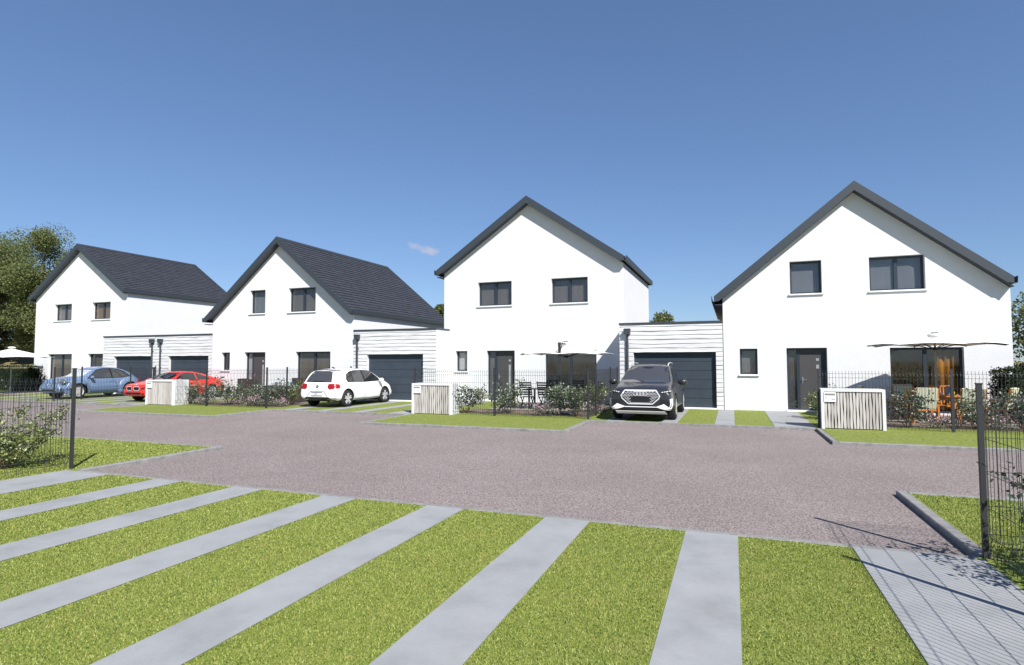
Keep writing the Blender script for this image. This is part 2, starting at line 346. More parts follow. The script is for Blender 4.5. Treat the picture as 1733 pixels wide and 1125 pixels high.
def kerb(name, p, q, w=.13, top=.008, side=1):
    """row of kerb stones one metre long; side=+1 puts the stones to the left of p->q"""
    p, q = Vector((*p, 0)), Vector((*q, 0)); d = q - p; L = d.length; d /= L; nrm = Vector((-d.y, d.x, 0)) * side
    b = MB(); k = max(1, round(L)); s = L / k; e = .012
    for i in range(k):
        a = p + d * (i * s + .003); c = p + d * ((i + 1) * s - .003); dz = rnd.uniform(-.002, .002)
        prof = [(0, -.14), (0, top - e + dz), (e, top + dz), (w - e, top + dz), (w, top - e + dz), (w, -.14)]
        b.prism([a + nrm * u + Vector((0, 0, z)) for u, z in prof], c - a)
    return struct(b.build(name, M['kerb']))
kerb('kerb', (-4.07, YI), (-4.07, YF)); kerb('kerb', (-10.43, YI), (-4.20, YI)); kerb('kerb', (-10.43, YF), (-10.43, YI + .13))
kerb('kerb', (-4.07, YF), (2.05, YF)); kerb('kerb', (2.05, YF), (2.05, YI)); kerb('kerb', (2.18, YI), (40, YI))
kerb('kerb', (-16.33, YI), (-16.33, YF)); kerb('kerb', (-23.13, YI), (-16.46, YI)); kerb('kerb', (-23.13, YF), (-23.13, YI + .13))
kerb('kerb', (-16.33, YF), (-10.43, YF)); kerb('kerb', (-36.3, YF), (-23.13, YF)); kerb('kerb', (-90, YI), (-36.43, YI)); kerb('kerb', (-36.3, YI), (-36.3, YF))
kerb('kerb', (-10.21, YE), (-10.21, YN)); kerb('kerb', (-10.34, YN), (-90, YN)); kerb('kerb', (2.08, YN), (2.08, YE)); kerb('kerb', (40, YN), (2.21, YN))
kerb('kerb', (2.05, YE - .005), (-10.2, YE - .005), w=.10, top=.004, side=1)
def slab(name, x0, y0, x1, y1, mat, z=.005):
    b = MB(); b.poly([(x0, y0, z), (x1, y0, z), (x1, y1, z), (x0, y1, z)]); return struct(b.build(name, M[mat]))
NEAR = [(-10.45, -9.38), (-8.34, -7.80), (-6.77, -6.23), (-5.18, -4.655), (-3.605, -3.095), (-2.05, -1.53), (-.495, .02)]
for x0, x1 in NEAR: slab('concrete_strip' if x1 - x0 < .8 else 'path', x0, -12, x1, YE - .105, 'concrete')
slab('path', 1.05, -12, 2.09, YE - .105, 'concrete')
for o in (0, -12.36):                             # driveways of the two right hand houses
    for x0, x1 in ((-3.6, -3.06), (-2.05, -1.53), (-.5, .035)): slab('concrete_strip', x0 + o, YF + .14, x1 + o, 22.9, 'concrete')
    slab('path', 1.06 + o, YF + .14, 2.10 + o, 22.9 if o == 0 else 24.2, 'concrete')
for c in (-33.1, -31.55, -30.0, -28.75, -27.2, -25.65): slab('concrete_strip', c, YF + .14, c + .54, 22.9, 'concrete')
slab('path', -35.8, YF + .14, -34.7, 24.2, 'concrete'); slab('path', -24.6, YF + .14, -23.6, 22.9, 'concrete')
slab('terrace', 3.4, 19.9, 8.3, 22.9, 'terrace'); slab('terrace', -8.7, 20.3, -4.35, 24.2, 'terrace'); slab('terrace', -22.3, 20.2, -17.2, 22.9, 'terrace'); slab('terrace', -41.5, 20.6, -37.6, 24.2, 'terrace')
for x0, x1, y0, y1 in ((2.5, 9.5, 18.4, 19.8), (-9.2, -4.4, 18.5, 20.2), (-22.6, -16.9, 18.4, 20.1), (-42, -36.5, 18.3, 20.4)): slab('flower_bed', x0, y0, x1, y1, 'soil', .008)

# ------------------------------------------------------------------ houses
def window(par, x0, z0, x1, z1, Y, sill=True, leaves=2, gl='glass', depth=.17, blind=None):
    fwid = .07; b = MB(); y0, y1 = Y + depth, Y + depth + .07
    b.box((x0, y0, z0), (x0 + fwid, y1, z1)); b.box((x1 - fwid, y0, z0), (x1, y1, z1))
    b.box((x0 + fwid, y0, z1 - fwid), (x1 - fwid, y1, z1)); b.box((x0 + fwid, y0, z0), (x1 - fwid, y1, z0 + fwid * .8))
    if leaves == 2: xm = (x0 + x1) / 2; b.box((xm - .055, y0 - .004, z0 + fwid * .8), (xm + .055, y1, z1 - fwid))
    w = b.build('window', M['frame'], par)
    for k in range(leaves):
        a = x0 + fwid if k == 0 else (x0 + x1) / 2 + .055; c = x1 - fwid if k == leaves - 1 else (x0 + x1) / 2 - .055
        MB().box((a, y0 + .03, z0 + fwid * .8), (c, y0 + .036, z1 - fwid)).build('pane', M[gl], w)
    if blind: MB().box((x0 + .05, y1 + .004, z0 + .04), (x1 - .05, y1 + .010, z1 - .04)).build('blind', M[blind], w)  # added panel
    if sill:
        s = MB(); s.prism([(x0 - .05, Y - .06, z0 - .055), (x0 - .05, Y - .06, z0 - .012), (x0 - .05, Y + depth, z0 - .001), (x0 - .05, Y + depth, z0 - .055)], (x1 - x0 + .1, 0, 0))
        s.build('sill', M['sill'], w)
    return w
def front_door(par, x0, x1, z1, Y, blind=None):
    y0, y1 = Y + .17, Y + .24; z0 = .05; b = MB(); f = .065
    xm = x0 + .30 * (x1 - x0)
    b.box((x0, y0, z0), (x0 + f, y1, z1)); b.box((x1 - f, y0, z0), (x1, y1, z1)); b.box((x0 + f, y0, z1 - f), (x1 - f, y1, z1)); b.box((xm - .05, y0, z0), (xm + .05, y1, z1 - f)); b.box((x0 + f, y0, z0), (xm - .05, y1, z0 + f))
    fr = b.build('door_frame', M['frame'], par)
    MB().box((x0 + f, y0 + .03, z0 + f), (xm - .05, y0 + .036, z1 - f)).build('side_light', M['glass_dark'], fr)
    if blind: MB().box((x0 + .05, y1 + .004, z0 + .04), (xm, y1 + .010, z1 - .05)).build('blind', M[blind], fr)  # added panel: how bright the hall looks is put into its colour
    d = MB(); d.box((xm + .05, y0 + .012, z0 + .02), (x1 - f, y1, z1 - f)); d = d.build('front_door', M['door'], par)
    lx0, lx1 = xm + .05, x1 - f; W = lx1 - lx0
    h = MB(); h.box((lx0 + .05, y0 - .006, 1.0), (lx0 + .10, y0 + .013, 1.22)); h.bar((lx0 + .075, y0 - .05, 1.135), (lx0 + .2, y0 - .05, 1.135), .018, .022); h.bar((lx0 + .075, y0 - .05, 1.135), (lx0 + .075, y0, 1.135), .02, .02, (0, 0, 1))
    h.build('door_handle', M['steel'], d)
    MB().box((lx0 + .66 * W, y0 + .004, .30), (lx0 + .77 * W, y0 + .013, 1.66)).build('glass_inlay', M['frosted'], d)
    MB().box((lx0 + .66 * W, y0 + .004, 1.80), (lx0 + .77 * W, y0 + .013, 1.89)).build('glass_inlay', M['frosted'], d)
    MB().box((lx0 + .90 * W, y0 + .004, .2), (lx0 + .985 * W, y0 + .013, z1 - .16)).build('trim_strip', M['garage_panel'], d)
    MB().box((x0 - .05, Y - .1, -.02), (x1 + .05, Y + .24, .049)).build('doorstep', M['sill'], par)

def house(name, label, X0, X1, Y0, Y1, ax, az, sl, xl, xr, ops, door, rooms=(), room_tones=(), door_tone=None):
    par = thing(name, label, 'house', ((X0 + X1) / 2, Y0, 0), world=True, group='white gabled houses along the street')
    TH_ = .30
    def rz(x, d=0): return az - sl * abs(x - ax) - d
    # shell
    def pent(i, y): return [(X0 + i, y, -.05), (X1 - i, y, -.05), (X1 - i, y, rz(X1 - i, TH_ - .02)), (ax, y, rz(ax, TH_ - .02)), (X0 + i, y, rz(X0 + i, TH_ - .02))]
    wb = MB(); wb.prism(pent(0, Y0), (0, Y1 - Y0, 0)); wall = wb.build('wall', M['render'], par)
    cut = []
    t = .27; ib = MB()
    ib.prism([(X0 + t, Y0 + t, .02), (X1 - t, Y0 + t, .02), (X1 - t, Y0 + t, rz(X1 - t, .5)), (ax, Y0 + t, rz(ax, .5)), (X0 + t, Y0 + t, rz(X0 + t, .5))], (0, Y1 - Y0 - 2 * t, 0))
    cut.append(ib.build('cut', M['interior']))
    dx0, dx1, dz = door
    for o in [(x0, z0, x1, z1) for x0, z0, x1, z1, s in ops] + [(dx0, .05, dx1, dz)]:
        cut.append(MB().box((o[0], Y0 - .2, o[1]), (o[2], Y0 + t + .05, o[3])).build('cut', M['render']))
    for c in cut: c.location = (-par.location[0], -par.location[1], 0)
    wall.parent = None; boolean(wall, cut); wall.parent = par
    # inside: upper floor slab, back partition, room walls
    rm = MB(); rm.box((X0 + t + .002, Y0 + t + .002, 2.55), (X1 - t - .002, Y1 - t - .002, 2.80)); rm.box((X0 + t + .002, Y0 + 3.9, .025), (X1 - t - .002, Y0 + 4.05, 2.549)); rm.box((X0 + t + .002, Y0 + 3.6, 2.801), (X1 - t - .002, Y0 + 3.75, min(rz(X0 + t, .52), rz(X1 - t, .52))))
    rm.box((ax - 1.4, Y0 + 3.6, 2.9), (ax + 1.4, Y0 + 3.749, rz(ax + 1.4, .52)))
    for x in rooms: rm.box((x, Y0 + t + .01, .026), (x + .12, Y0 + 3.899, 2.548)); rm.box((x, Y0 + t + .01, 2.802), (x + .12, Y0 + 3.599, rz(x, .56) if x < ax else rz(x + .12, .56)))
    rm.build('interior', M['interior'], par)
    for k, (x0, z0, x1, z1, s) in enumerate(ops): window(par, x0, z0, x1, z1, Y0, s, 1 if x1 - x0 < 1.2 else 2, blind=room_tones[k] if k < len(room_tones) else None)
    front_door(par, dx0, dx1, dz, Y0, door_tone)
    # roof: deck, tiles, fascia, gutters
    ya, yb = Y0 - .30, Y1 + .30; dk = .19
    deck = MB(); pts = [(xl, ya, rz(xl, .03)), (ax, ya, rz(ax, .03)), (xr, ya, rz(xr, .03)), (xr, ya, rz(xr, dk)), (ax, ya, rz(ax, dk)), (xl, ya, rz(xl, dk))]
    deck.prism(pts, (0, yb - ya, 0)); roof = deck.build('roof', M['underlay'], par)
    tb = MB(); cs = math.sqrt(1 + sl * sl)
    for sgn, xe in ((-1, xl), (1, xr)):
        L = abs(xe - ax) * cs; dr = .235; rows = int(L / dr) + 1
        for r in range(rows):
            s0, s1 = r * dr, min((r + 1) * dr + .03, L)
            sw = .25; y = ya + .012 - (sw / 2 if r % 2 else 0)
            while y < yb - .012:
                a, c = max(y + .004, ya + .012), min(y + sw - .004, yb - .012); y += sw
                if c - a < .03: continue
                j = rnd.uniform(-.004, .004); P = []
                for s, h in ((s0, .002), (s1, .034 + j), (s1, .012)):
                    x = ax + sgn * (s / cs + h * sl / cs); z = az - .03 - sl * s / cs + h / cs
                    P.append((x, z))
                i = len(tb.v)
                for yy in (a, c): tb.v += [(x, yy, z) for x, z in P]
                tb.f += [(i, i + 1, i + 4, i + 3), (i + 1, i + 2, i + 5, i + 4), (i, i + 2, i + 1), (i + 3, i + 4, i + 5)]
    tb.build('roof_tiles', M['tile'], roof, fix=False)
    rg = MB(); rg.prism([(ax - .11, ya + .01, az - .11 * sl + .012), (ax, ya + .01, az + .028), (ax + .11, ya + .01, az - .11 * sl + .012), (ax, ya + .01, az - .02)], (0, yb - ya - .02, 0)); rg.build('ridge_cap', M['anthracite'], roof)
    for yy, nm in ((ya - .028, 'front'), (yb, 'back')):
        f = MB(); pts = [(xl - .005, yy, rz(xl, -.01)), (ax, yy, rz(ax, -.022)), (xr + .005, yy, rz(xr, -.01)), (xr + .005, yy, rz(xr, .20)), (xr - .16, yy, rz(xr - .16, .31)), (ax, yy, rz(ax, .31)), (xl + .16, yy, rz(xl + .16, .31)), (xl - .005, yy, rz(xl, .20))]
        i = len(f.v); f.v += pts + [(x, y + .026, z) for x, y, z in pts]; q = 8
        f.f += [(0, 1, 5, 6), (0, 6, 7), (1, 2, 4, 5), (2, 3, 4)]; f.f += [tuple(k + q for k in g)[::-1] for g in list(f.f)]
        f.f += [(k, k + q, (k + 1) % q + q, (k + 1) % q) for k in range(q)]
        f.build('fascia', M['anthracite'], par)
    so_ = MB()                                      # boxed soffit under the eaves
    if X0 - xl > .1: so_.box((xl + .02, ya, rz(xl, .33)), (X0 - .003, yb, rz(xl, .30)))
    so_.prism([(X0, ya + .001, rz(X0, TH_ + .012)), (ax, ya + .001, rz(ax, TH_ + .012)), (ax, ya + .001, rz(ax, TH_ - .012)), (X0, ya + .001, rz(X0, TH_ - .012))], (0, .297, 0))
    so_.prism([(X1, ya + .001, rz(X1, TH_ + .012)), (ax, ya + .001, rz(ax, TH_ + .012)), (ax, ya + .001, rz(ax, TH_ - .012)), (X1, ya + .001, rz(X1, TH_ - .012))], (0, .297, 0))
    so_.build('soffit', M['anthracite'], par)
    for sgn, xe in ((-1, xl), (1, xr)):
        g = MB(); z = rz(xe); x = xe
        pr = [(0, -.20), (0, -.02), (.010, -.02), (.010, -.185), (.085, -.185), (.10, .02), (.112, .02), (.10, -.20)]
        g.prism([(x + sgn * (u - .0), ya - .03, z + w) for u, w in pr], (0, yb - ya + .06, 0)); 
        g.build('gutter', M['anthracite'], par)
    return par

H1 = house('house', 'farthest house, at the left end of the row, behind the blue car', -42.5, -33.95, 24.2, 32.1, -38.2, 9.22, .70, -42.75, -33.85,
    [(-40.63, 4.46, -38.98, 5.51, True), (-37.07, 4.46, -35.42, 5.51, True), (-41.11, .06, -38.82, 2.33, False)], (-37.31, -35.95, 2.33), rooms=(-38.5,), room_tones=('blind_beige', 'blind_amber', 'blind_beige'))
H2 = house('house', 'second house from the left, with dark tiled slope behind the white hatchback', -25.6, -16.72, 22.9, 32.25, -21.16, 8.05, .835, -25.90, -16.62,
    [(-23.10, 4.28, -22.10, 5.47, True), (-20.61, 4.28, -18.96, 5.47, True), (-24.95, 1.38, -24.38, 2.3, True), (-20.11, .06, -18.04, 2.3, False)], (-23.39, -22.03, 2.3), rooms=(-21.4,), room_tones=('blind_grey', 'blind_taupe', None, 'blind_taupe'), door_tone='blind_pale')
H3 = house('house', 'third house from the left, tall narrow gable behind the cantilever parasol', -12.6, -4.2, 24.2, 32.1, -8.4, 9.13, .69, -12.86, -4.12,
    [(-10.86, 4.34, -9.21, 5.43, True), (-7.35, 4.34, -5.72, 5.43, True), (-11.99, 1.36, -11.40, 2.29, True), (-7.67, .06, -5.37, 2.28, False)], (-10.42, -9.07, 2.29), rooms=(-8.6,), room_tones=('blind_taupe', 'blind_taupe', 'blind_pale'), door_tone='blind_grey')
H4 = house('house', 'nearest and rightmost house, broad gable with teak garden furniture in front', -.29, 8.37, 22.9, 32.3, 4.05, 7.99, .822, -.57, 8.36,
    [(2.0, 4.2, 3.02, 5.37, True), (4.48, 4.2, 6.1, 5.37, True), (.27, 1.31, .87, 2.25, True), (5.01, .06, 7.08, 2.24, False)], (1.83, 3.12, 2.26), rooms=(3.6,), room_tones=('blind_grey', 'blind_grey', 'blind_grey'), door_tone='blind_dim')

# ------------------------------------------------------------------ garages
def garage(label, X0, X1, dx0, dx1, xb0, xb1, pipe, Y=22.9, top=3.31, back=29.5, Yb=24.19, dz=2.15, sidewall=True):
    par = thing('garage', label, 'garage', ((X0 + X1) / 2, Y, 0), world=True, group='white boarded garages between the houses')
    b = MB(); Yw = Y + .03; zt = top - .07
    b.box((X0, Yw, -.05), (dx0, Yw + .25, zt)); b.box((dx1, Yw, -.05), (X1, Yw + .25, zt)); b.box((dx0, Yw, dz), (dx1, Yw + .25, zt))
    b.box((X0, Yw + .251, -.05), (X1, Yb, zt - .003)); b.box((xb0, Yb + .002, -.05), (xb1, back, zt - .006))
    b.build('wall', M['render'], par)
    c = MB(); hb = .166; rows = int(zt / hb) + 1; sid = rnd.random() * 50
    def board(x0, x1, zb, zt_, k):
        n = max(2, int((x1 - x0) / .12)); i = len(c.v)
        for q in range(n + 1):
            x = x0 + (x1 - x0) * q / n
            wv = .024 * noise.noise((x * .9 + sid, k * 7.3, 1)) + .012 * noise.noise((x * 3 + sid, k * 3.1, 5)); lip = .022 + .016 * noise.noise((x * 1.1, k * 5.1 + sid, 9))
            z = max(0, zb - .006 + wv)
            c.v += [(x, Yw - .004, z + .0), (x, Y - lip + .008, z), (x, Y + .010, zt_ + .03)]
        for q in range(n):
            a = i + q * 3; c.f += [(a, a + 3, a + 4, a + 1), (a + 1, a + 4, a + 5, a + 2)]
        c.f += [(i, i + 1, i + 2), (i + n * 3, i + n * 3 + 2, i + n * 3 + 1)]
    for k in range(rows):
        zb, zt_ = k * hb, min((k + 1) * hb, zt - .03)
        if zb >= dz - .05: board(X0 + .003, X1 - .003, max(zb, dz), zt_, k)
        elif zb < dz: board(X0 + .003, dx0 - .002, zb, min(zt_, zt), k); board(dx1 + .002, X1 - .003, zb, zt_, k + 40)
    c.build('cladding', M['board'], par)
    lin = MB(); lin.box((dx0 - .004, Y - .012, dz - .002), (dx1 + .004, Y + .028, dz + .02)); lin.build('lintel_trim', M['white'], par)
    d = MB(); ns = 6; hh = (dz - .06) / ns
    for k in range(ns): d.box((dx0 + .003, Yw + .13 + (.0 if k < ns - 1 else .0), .05 + k * hh + .006), (dx1 - .003, Yw + .18, .05 + (k + 1) * hh - .006))
    d.box((dx0 + .003, Yw + .145, .05), (dx1 - .003, Yw + .185, dz)); d.build('garage_door', M['garage_panel'], par)
    MB().box((dx0, Y - .03, -.02), (dx1, Yw + .2, .049)).build('threshold', M['sill'], par)
    cp = MB(); cp.box((X0 - .02, Y - .035, zt), (X1 + .02, Yb - .003, top)); cp.box((xb0, Yb - .002, zt), (xb1, back + .03, top - .002)); cp.build('coping', M['anthracite'], par)
    px = pipe; p = MB(); p.tube([(px, Y - .075, .06), (px, Y - .075, 2.86)], .045, 12)
    for z in (.6, 1.5, 2.4): p.box((px - .055, Y - .085, z), (px + .055, Y + .02, z + .03))
    pp = p.build('downpipe', M['anthracite'], par)
    h = MB(); h.box((px - .115, Y - .19, 2.86), (px + .115, Y - .012, 3.08)); h.box((px - .13, Y - .20, 3.03), (px + .13, Y - .011, 3.065)); h.build('hopper', M['anthracite'], pp)
    return par
garage('white boarded garage behind the blue car, left half of the joined pair', -34.0, -29.81, -33.09, -30.12, -33.93, -29.81, -29.97)
garage('white boarded garage behind the red car, right half of the joined pair', -29.79, -25.62, -28.79, -25.86, -29.79, -25.62, -29.33)
garage('white boarded garage with a downpipe beside the white hatchback', -16.69, -12.32, -15.96, -12.98, -16.69, -12.63, -16.46)
garage('white boarded garage behind the dark suv', -4.15, -.31, -3.61, -.56, -4.15, -.31, -3.83)

# ------------------------------------------------------------------ fences
def panel_mesh(L, h=1.53, sp=.0765, r=.0034):
    """welded wire panel of length L along +x, with two folded ribs"""
    b = MB(); folds = (.16, h - .13); fz = .055; fo = .035
    prof = [(0, .03)]
    for c in folds: prof += [(0, c - fz), (-fo, c), (0, c + fz)]
    prof.append((0, h))
    k = max(2, int(round((L - .08) / sp)))
    for i in range(k + 1):
        x = .04 + (L - .08) * i / k; i0 = len(b.v)
        for (o, z) in prof: b.v += [(x - r, o - r, z), (x + r, o - r, z), (x + r, o + r, z), (x - r, o + r, z)]
        for q in range(len(prof) - 1):
            for j in range(4): a = i0 + q * 4 + j; c = i0 + q * 4 + (j + 1) % 4; b.f.append((a, c, c + 4, a + 4))
    for z in [c + s * fz for c in folds for s in (-1, 1)] + [.16 + (h - .29) * t for t in (.25, .5, .75)]:
        b.box((.02, .003, z - r * 1.1), (L - .02, .003 + r * 2.2, z + r * 1.1))
    return b.mesh('mesh_panel')
PANELS = {}
def fence(label, pts, h=1.53, ph=1.58, group='grey wire panel fences', skip=False, r=.0034):
    p0 = Vector((*pts[0], 0)); root = thing('wire_fence', label, 'fence', p0, group=group)
    for i, p in enumerate(pts):
        if skip and i == 0: continue
        pw = .03 if r > .003 else (.026 if pts[0][0] < 0 else .021); b = MB(); b.box((-pw, -.02, -.08), (pw, .02, ph)); b.box((-pw - .004, -.024, ph), (pw + .004, .024, ph + .012))
        o = b.build('post', M['metal_fence'], root); o.location = Vector((*p, 0)) - p0
        q = pts[min(i + 1, len(pts) - 1)] if i < len(pts) - 1 else pts[i - 1]
        o.rotation_euler.z = math.atan2(q[1] - p[1], q[0] - p[0])
    for p, q in zip(pts[:-1], pts[1:]):
        L = round(math.hypot(q[0] - p[0], q[1] - p[1]), 2)
        if (L, r) not in PANELS: PANELS[L, r] = panel_mesh(L, r=r)
        o = link('mesh_panel', PANELS[L, r], M['metal_fence'], root); o.location = Vector((*p, 0)) - p0; o.rotation_euler.z = math.atan2(q[1] - p[1], q[0] - p[0])
    return root
FY_ = 17.78
fence('grey wire fence with the right hand bin wall in front, along the teak furniture garden', [(2.16, 17.6), (5.16, 17.6), (7.66, 17.6), (10.2, 17.6)])
fence('grey wire fence in front of the black slatted chairs', [(-10.40, FY_), (-7.38, FY_), (-4.22, FY_)])
fence('grey wire fence running back beside the dark suv to the garage', [(-4.24, FY_ + .1), (-4.24, 18.95), (-4.24, 21.45), (-4.24, 22.84)], skip=True)
fence('grey wire fence in front of the wicker garden set', [(-23.2, FY_), (-20.15, FY_), (-17.0, FY_)])
fence('grey wire fence running back beside the white hatchback', [(-17.0, FY_ + .05), (-16.98, 18.85), (-16.90, 21.4), (-16.80, 22.84)], skip=True)
fence('grey wire fence dividing the driveways between the blue car and the red car', [(-29.68, FY_), (-29.68, 19.0), (-29.68, 21.45), (-29.68, 22.84)])
fence('near wire fence at the left edge of the photo, facing the road', [(-10.50, 6.60), (-12.62, 6.60), (-14.9, 6.60), (-17.2, 6.6)], ph=1.69, group='near fences at the two front corners', r=.0021)
fence('near wire fence at the left edge, running back along the concrete path', [(-10.50, 6.54), (-10.50, 4.9), (-10.5, 2.5)], group='near fences at the two front corners', r=.0021, skip=True, ph=1.66)
fence('near wire fence at the right edge of the photo, facing the road', [(2.13, 6.56), (4.3, 6.56), (6.8, 6.56)], group='near fences at the two front corners', r=.0021)
fence('near wire fence at the right edge, running back along the paver path', [(2.13, 6.50), (2.13, 4.98), (2.13, 2.5)], group='near fences at the two front corners', r=.0021, skip=True)

# ------------------------------------------------------------------ bin walls with letterbox
def bin_wall(label, x0, x1, y, h=1.05, depth=.62, gap=.010):
    root = thing('bin_wall', label, 'bin shelter', ((x0 + x1) / 2, y, 0), world=True, group='white bin walls with wooden slats')
    b = MB(); t = .075
    b.box((x0, y, -.02), (x0 + t, y + depth, h)); b.box((x1 - t, y, -.02), (x1, y + depth, h)); b.box((x0 + t, y, h - .065), (x1 - t, y + depth, h)); b.box((x0 + t, y + depth - .06, -.02), (x1 - t, y + depth, h - .065))
    b.build('frame', M['render'], root)
    s = MB(); n = 18; a0, a1 = x0 + t + .004, x1 - t - .004; w = (a1 - a0) / n
    for i in range(n):
        i0 = len(s.v); ph = rnd.uniform(0, 6); K = 9
        lean = rnd.uniform(-.006, .006)
        for k in range(K + 1):
            z = .02 + (h - .09) * k / K; c = a0 + w * (i + .5) + .0050 * math.sin(k * .9 + ph) + lean * (k / K - .5)
            hw = w / 2 - gap + .004 * math.sin(k * 1.3 + ph * 2)
            s.v += [(c - hw, y + .025, z), (c + hw, y + .025, z), (c + hw, y + .05, z), (c - hw, y + .05, z)]
        for k in range(K):
            for j in range(4): p = i0 + k * 4 + j; q = i0 + k * 4 + (j + 1) % 4; s.f.append((p, q, q + 4, p + 4))
        s.f += [(i0, i0 + 3, i0 + 2, i0 + 1), (i0 + K * 4, i0 + K * 4 + 1, i0 + K * 4 + 2, i0 + K * 4 + 3)]
    s.build('slat_panel', M['weather_wood'], root)
    MB().box((a0, y + .10, -.01), (a1, y + .13, h - .07)).build('backing', M['dark'], root)  # dark sheet standing in for the shade behind the slat gaps
    lb = MB(); lx = x0 + t - .01; lw = .285; lb.box((lx, y - .014, h - .335), (lx + lw, y + .024, h - .085)); lb = lb.build('letterbox', M['white'], root)
    MB().box((lx + .02, y - .018, h - .165), (lx + lw - .02, y - .0135, h - .115)).build('slot', plain('slot_grey', (.22, .21, .20), .5), lb)
    MB().lathe([(.012, -.018), (.012, -.0135)], (lx + .05, y, h - .22), 'y', 10).build('lock', M['rim_dark'], lb)
    lg = MB()
    for q in range(5): lg.box((lx + lw - .105 + q * .018, y - .0165, h - .275), (lx + lw - .105 + q * .018 + .013, y - .0135, h - .252))
    lg.build('logo', M['blue_mark'], lb)
    return root
bin_wall('white slatted bin wall with letterbox beside the teak furniture garden', 2.20, 3.68, 17.42)
bin_wall('white slatted bin wall with letterbox between the white hatchback and the cantilever parasol', -10.45, -8.92, 17.66, gap=.013)
bin_wall('white slatted bin wall with letterbox hiding half of the red car', -23.50, -21.88, 17.66, depth=.75, gap=.015)

